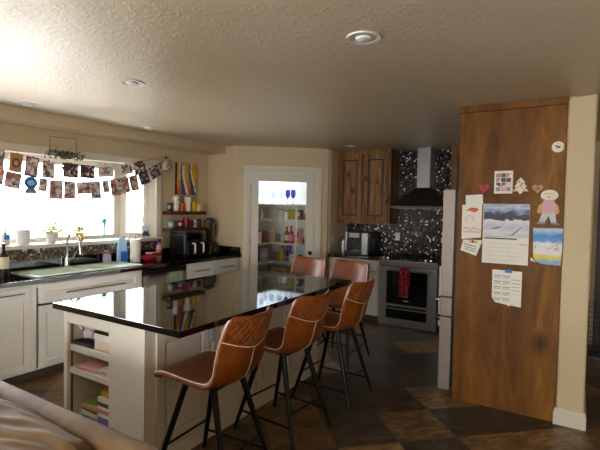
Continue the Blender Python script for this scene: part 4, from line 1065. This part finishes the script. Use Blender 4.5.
b = B(); tube(b, [(0, 0, -.76), (.004, .003, -.83), (-.003, -.002, -.92)], [.012, .008, .010], 8); obj('tassel', b, 'tealbright', t)
# picture card and little block sign on the sill by the corner
t = thing('picture_card', 'small snowy picture card propped at the right end of the window sill', 'picture card', (-4.70, 3.86, ZS), R90-.35)
b = B(); bx(b, -.055, .055, 0, .004, 0, .165); obj('card', b, 'paper', t, False)
b = B(); bx(b, -.05, .05, -.001, 0, .005, .16); obj('picture', b, 'ltpic', t, False); b = B()
poly(b, [(-.05, .03), (.05, .03), (.03, .07), (.02, .11), (.0, .08), (-.02, .1), (-.04, .06)], -.0022, -.001); obj('dark_trees', b, 'dgrey', t, False)
t = thing('block_sign', 'small white plaque with a dark line on the window sill', 'plaque', (-4.74, 3.71, ZS), R90-.3)
b = B(); bx(b, -.07, .07, 0, .02, .0, .055, .003); obj('block', b, 'whitem', t); b = B(); frame_xz(b, -.065, .065, .006, .05, .004, .004, .004, -.001, 0, 0); obj('dark_border', b, 'dgrey', t, False)
t = thing('pebble_dish', 'little dish of dark pebbles on the window sill left of the plaque', 'dish', (-4.80, 3.60, ZS))
b = B(); lathe(b, [(.02, 0), (.035, .012), (.033, .013), (0, .005)]); obj('dish_body', b, 'bronze', t); b = B()
for k in range(5): ball(b, (.015*math.cos(k*1.3), .015*math.sin(k*1.3), .015), .010, u=8, v=6)
obj('pebbles', b, 'dgrey', t)

# ================================================================== PHOTO GARLANDS
XG = -4.600
up = [(.70, 2.25), (1.4, 2.13), (2.149, 2.064), (2.542, 2.010), (3.015, 1.998), (3.397, 2.048), (4.10, 2.214)]
lo_ = [(.70, 2.2), (1.4, 2.02), (2.1, 1.885), (2.35, 1.84), (2.6, 1.815), (2.85, 1.808), (3.1, 1.832), (3.4, 1.888), (3.6, 1.94), (3.8, 2.03), (4.0, 2.145), (4.11, 2.205)]
def interp(path, y):
    for (a, za), (c, zc) in zip(path, path[1:]):
        if a <= y <= c: return za+(zc-za)*(y-a)/(c-a), math.atan2(zc-za, c-a)
    return path[-1][1], 0
for path, xo_, lab in ((up, 0, 'thin dark cord of the upper photo garland across the window'), (lo_, .02, 'thin dark cord of the lower photo garland across the window')):
    b = B(); pts = []
    for (a, za), (c, zc) in zip(path, path[1:]):
        for k in range(6): pts.append((XG+xo_, a+(c-a)*k/6, za+(zc-za)*k/6))
    pts.append((XG+xo_, path[-1][0], path[-1][1])); tube(b, pts, .0022, 6); o = obj('garland_cord', b, 'maroon'); tag(o, lab, 'cord')
    b = B(); ball(b, (-4.635 if xo_ == 0 else -4.625, path[-1][0]+.012, path[-1][1]), .008, 2.2 if xo_ == 0 else 3, 1, 1, 8, 6)
    o = obj('pin', b, 'maroon'); tag(o, 'small pin holding the right end of the %s garland cord' % ('upper' if xo_ == 0 else 'lower'), 'pin')
def photo(y0, y1, drop, path, xo_, label, mat='photo', border=.010, bm_='paper', extra=None):
    yc = (y0+y1)/2; z, an = interp(path, yc); w = (y1-y0)*1.05; drop *= 1.05
    t = thing('photo_print', label, 'photo', (XG+xo_+.003, yc, z), R90, 'photos pegged on the garland cords')
    t.rotation_euler = (0, -an*.9, R90) if True else None
    obj('paper', bx(B(), -w/2, w/2, -.0012, 0, -drop, .004), bm_, t, False)
    obj('picture', bx(B(), -w/2+border, w/2-border, -.002, -.0012, -drop+border*1.4, .004-border), mat, t, False)
    obj('clip', bx(B(), -.005, .005, -.006, -.002, -.006, .012, .001), 'twig', t)
    if extra == 'oval':
        b = B(); lathe(b, [(.035, 0), (.035, .0012)], seg=24)
        for v_ in b.verts: v_.co = Vector((v_.co.x, -.0021-v_.co.z, -drop*.5+v_.co.y*1.3))
        obj('oval_portrait', b, 'brown', t)
        b = B(); lathe(b, [(.02, 0), (.02, .0012)], seg=20)
        for v_ in b.verts: v_.co = Vector((v_.co.x, -.0034-v_.co.z, -drop*.5+v_.co.y*1.3))
        obj('portrait_face', b, 'lpink', t)
# pixel-free positions along the cord (metres)
photo(2.03, 2.145, .17, up, 0, 'tan photo at the far left of the upper garland, cut by the picture edge', 'photo', .006, 'amber')
photo(2.20, 2.31, .17, up, 0, 'photo with an oval portrait on the upper garland', 'tan', .008, 'tan', 'oval')
photo(2.345, 2.46, .18, up, 0, 'photo with a dark red border and a grey scene on the upper garland', 'photo', .012, 'maroon')
photo(2.50, 2.615, .165, up, 0, 'purple-pink portrait photo on the upper garland, below the greenery swag', 'photo', .004, 'lilac')
photo(2.715, 2.875, .14, up, 0, 'dark wide photo on the upper garland, first of the dark pair', 'photodark', .003, 'dgrey')
photo(2.905, 3.065, .13, up, 0, 'dark wide photo on the upper garland, second of the dark pair', 'photodark', .005, 'dgrey')
photo(3.11, 3.29, .125, up, 0, 'wide photo with a thick white border on the upper garland', 'photo', .022, 'whitem')
photo(3.385, 3.555, .12, up, 0, 'pale photo of small portraits on the upper garland', 'photo', .016, 'whitem')
photo(3.575, 3.74, .15, up, 0, 'dark brown square photo, rightmost on the upper garland', 'photodark', .003, 'brown')
photo(2.02, 2.135, .13, lo_, .02, 'faded pink photo at the left edge of the lower garland', 'photo', .004, 'lpink')
photo(2.15, 2.285, .14, lo_, .02, 'pale group photo on the lower garland, left of the blue globe', 'photo', .005)
photo(2.455, 2.535, .12, lo_, .02, 'narrow pink photo on the lower garland, right of the blue globe', 'photo', .006, 'lpink')
photo(2.56, 2.69, .18, lo_, .02, 'tall pinkish portrait photo on the lower garland', 'photo', .012, 'pink')
photo(2.71, 2.83, .17, lo_, .02, 'photo with a white strip below the picture on the lower garland', 'photo', .006, 'ltblue')
photo(2.845, 3.0, .12, lo_, .02, 'wide group photo near the middle of the lower garland', 'photo', .003, 'brown')
photo(3.005, 3.12, .18, lo_, .02, 'tall photo with a tan top near the middle of the lower garland', 'photo', .004, 'tan')
photo(3.145, 3.225, .13, lo_, .02, 'small white-bordered photo on the lower garland', 'photo', .014, 'whitem')
photo(3.245, 3.385, .175, lo_, .02, 'tall photo with blue and purple tones on the lower garland', 'photo', .003, 'navy')
photo(3.39, 3.49, .17, lo_, .02, 'tall dark photo with green and red tones on the lower garland', 'photo', .003, 'darkgreen')
photo(3.50, 3.615, .17, lo_, .02, 'black-bordered photo on the lower garland', 'photo', .012, 'blackpl')
photo(3.625, 3.77, .145, lo_, .02, 'dark blue photo on the lower garland, third from the right', 'photodark', .004, 'dgrey')
photo(3.785, 3.93, .135, lo_, .02, 'dark red group photo on the lower garland, second from the right', 'photodark', .004, 'maroon')
photo(3.945, 4.09, .125, lo_, .02, 'crowded photo at the right end of the lower garland', 'photo', .003, 'maroon')
# blue globe cut-out
z, an = interp(lo_, 2.37)
t = thing('globe_card', 'blue snow globe shaped card hanging on the lower garland', 'card', (XG+.026, 2.37, z), R90)
b = B(); lathe(b, [(.062, 0), (.062, .002)], seg=28)
for v_ in b.verts: v_.co = Vector((v_.co.x, -v_.co.z, -.06+v_.co.y))
obj('globe', b, 'blue', t)
b = B(); lathe(b, [(.034, 0), (.034, .0015)], seg=24)
for v_ in b.verts: v_.co = Vector((v_.co.x, -.002-v_.co.z, -.06+v_.co.y*.8))
obj('globe_scene', b, 'ltblue', t)
obj('globe_base', poly(B(), [(-.04, -.115), (.04, -.115), (.062, -.165), (-.062, -.165)], -.002, 0), 'grey', t, False)
# swag of greenery on a wire hanger
t = thing('greenery_swag', 'swag of greenery and brown berries on a gold wire hanger above the window', 'swag', (-4.612, 2.72, 2.10), R90)
b = B(); tube(b, [(-.14, -.0, -.02), (-.14, 0, .165), (.14, 0, .175), (.14, 0, .0)], .0028, 6); tube(b, [(0, 0, .17), (0, .036, .172)], .002, 6); obj('wire_hanger', b, 'bronze', t)
rs = random.Random(11)
b = B()
for k in range(16):
    x = -.17+.34*k/15; tube(b, [(x, -.02, -.02+.02*math.sin(k)), (x+rs.uniform(-.06, .06), -.05-rs.random()*.03, rs.uniform(-.05, .07))], [.004, .002], 5)
tube(b, [(-.20, -.02, -.02), (0, -.03, -.03), (.20, -.02, .0)], .004, 6); tube(b, [(.0, -.03, -.03), (.02, -.04, -.12), (-.03, -.04, -.16)], .003, 5)
obj('twig', b, 'twig', t)
b = B()
for k in range(125):
    x = rs.gauss(0, .095); x = max(-.2, min(.2, x)); c = Vector((x, -.035+rs.uniform(-.025, .02), -.02+rs.uniform(-.035, .045)))
    if k > 110: c = Vector((rs.uniform(-.05, .05), -.04, -.12+rs.uniform(-.04, .03)))
    d = Vector((rs.uniform(-1, 1), rs.uniform(-.6, .3), rs.uniform(-.6, .8))).normalized(); u = d.cross(Vector((0, 1, .2))).normalized(); L = .024
    vv = [b.verts.new(q) for q in (c-d*L, c+u*L*.35, c+d*L, c-u*L*.35)]; b.faces.new(vv)
bmesh.ops.solidify(b, geom=b.faces[:], thickness=.0012); obj('greenery', b, 'leafdark', t, False)
for k in range(9):
    b = B(); ball(b, (rs.uniform(-.12, .17), -.06, rs.uniform(-.055, .01)), .012, u=8, v=6); obj('berry', b, 'brown', t)

# ================================================================== COFFEE MACHINE and neighbours
t = thing('coffee_machine', 'black and silver espresso machine on the worktop left of the stove', 'coffee machine', (-2.70, 6.10, ZT))
b = B(); bx(b, -.20, .19, .02, .27, 0, .33, .012, 3); bx(b, -.20, .19, -.16, .02, 0, .055, .008); bx(b, -.17, .19, -.12, .02, .23, .33, .01, 3); obj('housing', b, 'blackpl', t)
b = B(); bx(b, .075, .165, -.165, -.12, .015, .325, .006); obj('side_column', b, 'steel', t)
b = B(); bx(b, -.20, -.165, -.15, .02, .0551, .33, .006); obj('side_column', b, 'steel', t)
b = B(); bx(b, -.14, .02, -.130, -.12, .25, .32, .003); obj('display', b, 'lgrey', t)
b = B(); bx(b, -.12, .03, -.15, .0, .0551, .065, .003); obj('drip_tray', b, 'steel', t)
b = B(); tube(b, [(-.05, -.06, .232), (-.05, -.06, .19)], [.028, .022], 12); tube(b, [(-.05, -.08, .205), (-.05, -.17, .195)], .010, 8); obj('portafilter', b, 'chrome', t)
t = thing('milk_carafe', 'clear and chrome carafe standing left of the espresso machine', 'carafe', (-2.985, 6.08, ZT))
b = B(); lathe(b, [(.042, 0), (.046, .01), (.046, .11), (.036, .15), (.034, .2), (.04, .215)]); obj('carafe_body', b, 'steel', t); b = B(); lathe(b, [(.043, .215), (.043, .235), (.012, .24), (.012, .255), (0, .257)]); obj('lid', b, 'blackpl', t)
b = B(); tube(b, [(-.04, 0, .19), (-.075, 0, .18), (-.078, 0, .08), (-.045, 0, .05)], .007, 8); obj('handle', b, 'blackpl', t)
t = thing('coffee_grinder', 'slim grey canister between the carafe and the espresso machine', 'canister', (-2.955, 6.28, ZT))
b = B(); lathe(b, [(.045, 0), (.05, .01), (.05, .20), (.045, .22), (.0, .225)]); obj('canister_body', b, 'lgrey', t); b = B(); lathe(b, [(.052, .2), (.052, .235), (0, .24)]); obj('lid', b, 'dgrey', t)

# ================================================================== PAPERS ON THE WOOD PANEL
PX, PY = -.47, 3.87
def sheet(name, label, cat, pts, mat='paper', y=PY, th=.0012):
    """pts in world x,z; sheet lies against the board"""
    cx = sum(p[0] for p in pts)/len(pts); cz = min(p[1] for p in pts)
    t = thing(name, label, cat, (cx, y, cz))
    obj('sheet', poly(B(), [(p[0]-cx, p[1]-cz) for p in pts], -th, -.0002), mat, t, False)
    t['o'] = 0; del t['o']
    def add(nm, q, m, d0=th, d1=None):
        return obj(nm, poly(B(), [(p[0]-cx, p[1]-cz) for p in q], -(d1 or d0+.0008), -d0), m, t, False)
    return t, add
def rect(x0, x1, z0, z1): return [(x0, z0), (x1, z0), (x1, z1), (x0, z1)]
t, add = sheet('note_card', 'blank white note card at the left end of the ledge', 'note', [(-.784, 1.626), (-.652, 1.640), (-.656, 1.722), (-.787, 1.714)], y=3.844)
t, add = sheet('child_drawing', 'child drawing with an orange scribble left of the calendar', 'drawing', [(-.814, 1.354), (-.664, 1.374), (-.661, 1.638), (-.816, 1.636)], y=3.868)
add('orange_scribble', [(-.79, 1.585), (-.75, 1.615), (-.70, 1.61), (-.685, 1.595), (-.72, 1.575), (-.76, 1.59)], 'orange')
def curve_in(t, name, pts, r, m, off=.0018):
    b = B(); cx, cz = t.location.x, t.location.z
    tube(b, [(p[0]-cx, -off, p[1]-cz) for p in pts], r, 5); return obj(name, b, m, t)
curve_in(t, 'loop_line', [(-.755+.03*math.cos(a), 1.515+.035*math.sin(a)) for a in [PI*k/8-.5 for k in range(12)]], .0016, 'grey')
curve_in(t, 'scribble_line', [(-.80+.011*k, 1.435+.016*(k % 2)+.008*math.sin(k)) for k in range(13)], .0035, 'pink')
curve_in(t, 'scribble_line', [(-.80+.011*k, 1.41+.012*((k+1) % 2)) for k in range(13)], .003, 'orange')
t, add = sheet('coupon_card', 'tilted small card with yellow and green blocks below the child drawing', 'card', [(-.819, 1.262), (-.695, 1.222), (-.652, 1.345), (-.66, 1.352), (-.80, 1.350)], y=3.8665)
add('yellow_block', [(-.76, 1.335), (-.69, 1.325), (-.69, 1.343), (-.755, 1.347)], 'yellow'); add('red_block', rect(-.735, -.715, 1.327, 1.347), 'red', .0021)
for k in range(3): add('print_line', [(-.795+.004*k, 1.315-.02*k), (-.70, 1.29-.02*k), (-.70, 1.297-.02*k), (-.795+.004*k, 1.322-.02*k)], ['blue', 'grey', 'green'][k])
# calendar
t, add = sheet('wall_calendar', 'white wall calendar with a snowy lake photo on the wood panel', 'calendar', rect(-.650, -.316, 1.173, 1.646), y=3.866)
b = B(); bx(b, -.162, .166, -.0024, -.0012, .212, .470); pc = obj('landscape_picture', b, 'snowlake', t, False) if 'snowlake' in M else None
s = NT('snowy_lake_photo'); v = s.coord(); sx = s.n('ShaderNodeSeparateXYZ'); s.l(v, sx.inputs[0])
nn = s.noise(s.coord((7, 7, 16)), 2, 4); ad = s.n('ShaderNodeMath', operation='MULTIPLY_ADD'); s.l(nn, ad.inputs[0]); ad.inputs[1].default_value = .10; s.l(sx.outputs[2], ad.inputs[2])
s.l(s.ramp(ad.outputs[0], [(.26, '#c8c8d0'), (.30, '#e0e0e6'), (.345, '#c0c4d0'), (.395, '#e4e4e8'), (.40, '#262c38'), (.45, '#3a4560'), (.46, '#7484b0'), (.50, '#c8d0e0'), (.53, '#6a80bc'), (.57, '#dfe4ec')]), s.b.inputs['Base Color']); M['snowlake'] = s.m
if pc is None: pc = obj('landscape_picture', b, 'snowlake', t, False)
add('dark_shore', [(-.60, 1.448), (-.51, 1.470), (-.53, 1.455), (-.56, 1.447)], 'dgrey', .0025)
add('jetty_line', [(-.45, 1.40), (-.37, 1.47), (-.36, 1.468), (-.43, 1.398)], 'grey', .0025)
add('month_bar', rect(-.64, -.40, 1.368, 1.378), 'blackpl'); add('small_heading', rect(-.63, -.56, 1.383, 1.390), 'grey'); add('small_heading', rect(-.385, -.325, 1.328, 1.333), 'grey')
for r_ in range(5):
    curve_in(t, 'week_line', [(-.62+.0125*k, 1.335-.033*r_+.003*math.sin(k*1.7+r_)) for k in range(19)], .0007, 'grey')
for q in range(3): curve_in(t, 'day_marks', [(-.60+.07*q, 1.34), (-.60+.07*q, 1.19)], .0005, 'lgrey')
# monthly print below
t, add = sheet('monthly_print', 'white printed sheet taped under the calendar with blue tape', 'paper', [(-.54, .862), (-.45, .85), (-.44, .838), (-.43, .85), (-.353, .842), (-.353, 1.121), (-.568, 1.123), (-.565, .90)], y=3.868)
for cc in range(2):
    for r_ in range(5):
        x0 = -.555+.065*cc; z = 1.075-.045*r_
        add('table_row', rect(x0, x0+.055, z, z+.006), 'grey'); add('table_row', rect(x0, x0+.05, z-.016, z-.006), 'lgrey')
for r_ in range(4): add('text_line', rect(-.425, -.365, 1.05-.028*r_, 1.054-.028*r_), 'grey')
curve_in(t, 'light_doodle', [(-.40+.03*math.cos(a), .91+.03*math.sin(a)) for a in [PI*k/8 for k in range(13)]], .0008, 'lgrey')
o = obj('tape_strip', bx(B(), -.475, -.425, 3.8645, 3.8665, 1.105, 1.13), 'blue', smooth=False); tag(o, 'strip of blue tape holding the lower printed sheet', 'tape')
# crayon beach drawing
t, add = sheet('child_drawing', 'crayon drawing with blue sky and yellow sand at the right of the panel', 'drawing', [(-.262, 1.212), (-.22, 1.195), (-.096, 1.192), (-.088, 1.47), (-.289, 1.466), (-.281, 1.245)], 'crayon', y=3.8615)
curve_in(t, 'figure_line', [(-.145+.02*math.sin(k*1.3), 1.30+.008*k) for k in range(9)], .0022, 'pink')
curve_in(t, 'figure_line', [(-.125+.018*math.cos(k*1.9), 1.30+.008*k) for k in range(8)], .002, 'red')
curve_in(t, 'figure_line', [(-.19+.006*k, 1.312+.010*(k % 2)) for k in range(5)], .002, 'purple')
curve_in(t, 'figure_line', [(-.275+.003*k, 1.31+.006*k) for k in range(5)], .002, 'maroon')
t2 = obj('folded_corner', poly(B(), [(-.0945, .0255), (-.071, .0185), (-.055, .012), (-.089, .05)], -.0045, -.0030), 'whitem', t, False)
# paper doll
t = thing('paper_doll', 'paper doll with pale head, pink top and grey trousers at the right of the ledge', 'paper doll', (-.19, 3.843, 1.50))
def dp(n, pts, m, d): obj(n, poly(B(), pts, -.002-d, -.001-d), m, t, False)
dp('face', [(.058*math.cos(a)+.003, .215+.042*math.sin(a)) for a in [2*PI*k/24 for k in range(24)]], 'cream', .001)
dp('sleeve', [(-.035, .165), (-.065, .14), (-.078, .09), (-.06, .075), (-.035, .1)], 'peach', 0); dp('sleeve', [(.035, .165), (.062, .14), (.072, .09), (.055, .07), (.03, .1)], 'peach', 0)
dp('top', [(-.035, .178), (.035, .178), (.048, .13), (.045, .085), (-.042, .085), (-.045, .13)], 'lpink', .001)
dp('trousers', [(-.042, .086), (.045, .086), (.055, .012), (.018, .012), (.003, .06), (-.022, .012), (-.062, .012)], 'lgrey', 0)
dp('shoe', [(-.085, .0), (-.02, .0), (-.022, .014), (-.06, .016)], 'grey', .001); dp('shoe', [(.018, .0), (.075, -.002), (.06, .014), (.018, .014)], 'grey', .001)
dp('hair_mark', [(-.03, .225), (.03, .225), (.03, .229), (-.03, .229)], 'grey', .002); dp('mouth', [(-.01, .205), (.012, .205), (.008, .198), (-.006, .198)], 'grey', .002)
# ledge items
t = thing('wooden_heart', 'red knitted heart at the left end of the ledge', 'heart', (-.65, 3.858, 1.7285))
def heart(s_, y0, y1):
    p = []
    for k in range(30):
        a = 2*PI*k/30; x = 16*math.sin(a)**3; z = 13*math.cos(a)-5*math.cos(2*a)-2*math.cos(3*a)-math.cos(4*a)
        p.append((x*s_, (z+17)*s_))
    return poly(B(), p, y0, y1)
obj('heart_body', heart(.0026, -.008, .008), 'red', t, label='red heart'); obj('heart_button', bx(B(), -.008, .008, -.010, -.008, .035, .05, .0008), 'maroon', t)
t = thing('photo_collage', 'white framed collage of small pictures standing on the ledge', 'picture frame', (-.507, 3.861, 1.7285))
obj('frame', bx(B(), -.068, .066, -.012, .006, 0, .178, .002), 'whitem', t)
rs = random.Random(5)
for r_ in range(4):
    for c_ in range(3):
        m = rs.choice(['dgrey', 'brown', 'photodark', 'grey', 'maroon', 'photo']) if r_ > 0 else rs.choice(['orange', 'lpink', 'grey'])
        obj('small_picture', bx(B(), -.055+c_*.037, -.022+c_*.037, -.0128, -.012, .018+r_*.036, .050+r_*.036), m, t, False)
t = thing('tree_ornament', 'white tree shaped ornament with red dots on the ledge', 'ornament', (-.386, 3.858, 1.7285))
obj('tree_body', poly(B(), [(-.012, 0), (.012, 0), (.012, .018), (.056, .018), (.028, .052), (.044, .052), (.02, .085), (.033, .085), (0, .125), (-.033, .085), (-.02, .085), (-.044, .052), (-.028, .052), (-.056, .018), (-.012, .018)], -.007, .006), 'cream', t, False)
for k, (x, z, m) in enumerate(((-.01, .09, 'red'), (.008, .075, 'dgrey'), (-.02, .045, 'lpink'), (.015, .04, 'green'), (.03, .028, 'red'), (-.035, .028, 'orange'), (0, .06, 'red'))):
    b = B(); ball(b, (x, -.008, z), .006, u=8, v=6); obj('bauble', b, m, t)
t = thing('wooden_heart', 'tan wooden heart with dark print on the ledge beside the paper doll', 'heart', (-.268, 3.858, 1.7285), 0)
h_ = heart(.0023, -.007, .007); obj('heart_body', h_, 'tan', t); b = B()
for k in range(4): tube(b, [(-.016+.01*k, -.0075, .03), (-.010+.008*k, -.0075, .045+.004*(k % 2))], .002, 5)
obj('dark_print', b, 'dgrey', t)
t = thing('round_magnet', 'round white sticker with a small black bird shape high on the panel', 'sticker', (-.146, 3.868, 2.076))
b = B(); lathe(b, [(.041, 0), (.041, .003), (.038, .004)], seg=28)
for v_ in b.verts: v_.co = Vector((v_.co.x, -v_.co.z, v_.co.y))
obj('disc', b, 'whitem', t)
obj('black_figure', poly(B(), [(-.022, .008), (-.008, .012), (.004, .002), (.018, .010), (.012, -.002), (.016, -.012), (.002, -.006), (-.010, -.012), (-.006, 0)], -.0052, -.004), 'blackpl', t, False)

# ================================================================== ISLAND CUBBY CONTENTS
IX, IY = -2.1, 1.73
def isl(x0, x1, y0, y1, z0, z1): return (IX+x0, IX+x1, IY+y0, IY+y1, z0, z1)
t = thing('plastic_bag', 'crumpled pale plastic bag on the top island shelf', 'bag', (-2.765, 1.84, .688))
b = soft(B(), -.060, .085, -.07, .08, .0, .085, .04, .035, (22, 22, 22), 3, 14); obj('bag_body', b, 'bagplastic', t, ang=180)
b = B(); tube(b, [(-.05, -.05, .05), (-.07, -.06, .07), (-.05, -.07, .085), (-.03, -.06, .06)], .007, 6); obj('bag_handle', b, 'whitem', t)
t = thing('black_tray', 'flat black tray under the plastic bag on the top island shelf', 'tray', (-2.755, 1.85, .6455))
b = B(); bx(b, -.105, .12, -.10, .11, 0, .008, .002); frame_t = obj('tray_base', b, 'blackpl', t); b = B()
bx(b, -.105, -.098, -.10, .11, .008, .021); bx(b, .113, .12, -.10, .11, .008, .021); bx(b, -.098, .113, -.10, -.093, .008, .021); bx(b, -.098, .113, .103, .11, .008, .021); obj('tray_rim', b, 'dgrey', t, False)
def book(label, loc, w, d, h, cover, rz=0, pages='paper', name='book'):
    t = thing(name, label, 'book', loc, rz)
    obj('cover', bx(B(), -w/2, w/2, -d/2, d/2, 0, h*.12), cover, t, False); b = B(); bx(b, -w/2, w/2, -d/2, d/2, h*.88, h); bx(b, -w/2, w/2, -d/2, -d/2+.003, h*.12, h*.88); obj('cover', b, cover, t, False)
    obj('pages', bx(B(), -w/2+.004, w/2-.004, -d/2+.0032, d/2-.004, h*.12, h*.88), pages, t, False)
z = .6455
for k, (lab, h, c, w) in enumerate((('thin magazine at the bottom of the stack on the top island shelf', .012, 'lpink', .19), ('thick white book in the stack on the top island shelf, lower one', .055, 'cream', .175), ('thick white book in the stack on the top island shelf, upper one', .042, 'whitem', .18), ('dark thin book on top of the stack on the top island shelf', .014, 'bronze', .185))):
    book(lab, (-2.531 if k else -2.53, 1.86, z), w, .22, h, c, [.0, .01, -.01, .02][k]); z += h+.0005
z = .4905
book('pink papers folder on the middle island shelf', (-2.70, 1.85, z), .20, .22, .02, 'lpink', .06); z += .0205
o = thing('paper_pile', 'loose pink and white papers on the middle island shelf', 'papers', (-2.68, 1.86, z))
for k in range(4): q = obj('sheet', bx(B(), -.10+.008*k, .10+.006*k, -.10, .10, .0045*k, .0045*k+.003), ['paper', 'pink', 'paper', 'lpink'][k], o, False)
t = thing('toy_ball', 'small red ball on the papers of the middle island shelf', 'ball', (-2.72, 1.92, z+.0175)); b = B(); ball(b, (0, 0, .03), .03, u=20, v=14); obj('ball_body', b, 'red', t); b = B(); lathe(b, [(.0302, .027), (.0302, .033)], seg=24); obj('ball_stripe', b, 'maroon', t)
t = thing('toy_ball', 'small blue ball on the papers of the middle island shelf', 'ball', (-2.64, 1.93, z+.0175)); b = B(); ball(b, (0, 0, .027), .027, u=20, v=14); obj('ball_body', b, 'navy', t); b = B(); lathe(b, [(.0272, .024), (.0272, .03)], seg=24); obj('ball_stripe', b, 'sky', t)
carton('small white box at the right of the middle island shelf', (-2.51, 1.80, .4905), .10, .12, .045, 'whitem', 'lpink')
carton('pink box behind the white box on the middle island shelf', (-2.505, 1.95, .4905), .13, .12, .05, 'pink', 'lpink')
# bottom cubby
z = .1455
for k, (lab, h, c) in enumerate((('purple book at the bottom right stack of the lowest island cubby', .075, 'purple'), ('white book above the purple book in the lowest island cubby', .022, 'paper'), ('red book in the right stack of the lowest island cubby', .028, 'pink'), ('thin white book in the right stack of the lowest island cubby', .018, 'paper'), ('black book in the right stack of the lowest island cubby', .026, 'dgrey'), ('cream book on top of the right stack in the lowest island cubby', .03, 'cream'))):
    book(lab, (-2.515+.003*(k % 2), 1.855, z), .15, .21, h, c, .02*(k % 3-1)); z += h+.0005
book('yellow-brown book leaning on top of the right stack in the lowest island cubby', (-2.515, 1.87, z+.002), .14, .2, .035, 'gold', .05)
z = .1455
for k, (lab, h, c) in enumerate((('tan magazine at the bottom of the left stack in the lowest island cubby', .03, 'tan'), ('grey magazine in the left stack in the lowest island cubby', .022, 'grey'), ('cream magazine in the left stack in the lowest island cubby', .028, 'cream'), ('dark magazine in the left stack in the lowest island cubby', .014, 'dgrey'), ('worn tan magazine near the top of the left stack in the lowest island cubby', .02, 'tan'))):
    book(lab, (-2.675+.004*(k % 2), 1.86, z), .17, .23, h, c, .03*(k % 3-1)); z += h+.0005
book('bright green book on top of the left stack in the lowest island cubby', (-2.655, 1.86, z), .13, .18, .03, 'green', .02)
carton('pale teal box behind the green book in the lowest island cubby', (-2.66, 1.99, z), .12, .03, .075, 'teal', 'lgrey') if False else None

# ================================================================== ROOM BEYOND THE DIVIDING WALL
t = thing('wire_crate', 'dark wire pet crate in the room beyond the dividing wall', 'crate', (.42, 5.8, 0))
b = B()
for i in range(14):
    x = -.28+.56*i/13; tube(b, [(x, 0, .03), (x, 0, .62)], .003, 5)
for i in range(12):
    z = .03+.59*i/11; tube(b, [(-.28, 0, z), (.28, 0, z)], .003, 5); tube(b, [(-.28, 0, z), (-.28, .5, z)], .003, 5)
for i in range(10): y = .5*i/9; tube(b, [(-.28, y, .03), (-.28, y, .62)], .003, 5)
obj('wire_mesh', b, 'black', t); b = B(); bx(b, -.285, .285, -.005, .505, .0, .03, .004); obj('tray', b, 'blackpl', t)
t = thing('dark_wardrobe', 'tall dark wooden cabinet just visible past the dividing wall', 'cabinet', (.20, 6.0, 0))
obj('body', bx(B(), 0, .9, .34, .42, .0, 2.2), 'darkwood', t, False)
for x in (.01, .46): dd = obj('door', door_bm(x, x+.43, .08, 2.15), 'darkwood', t); dd.location.y = .34
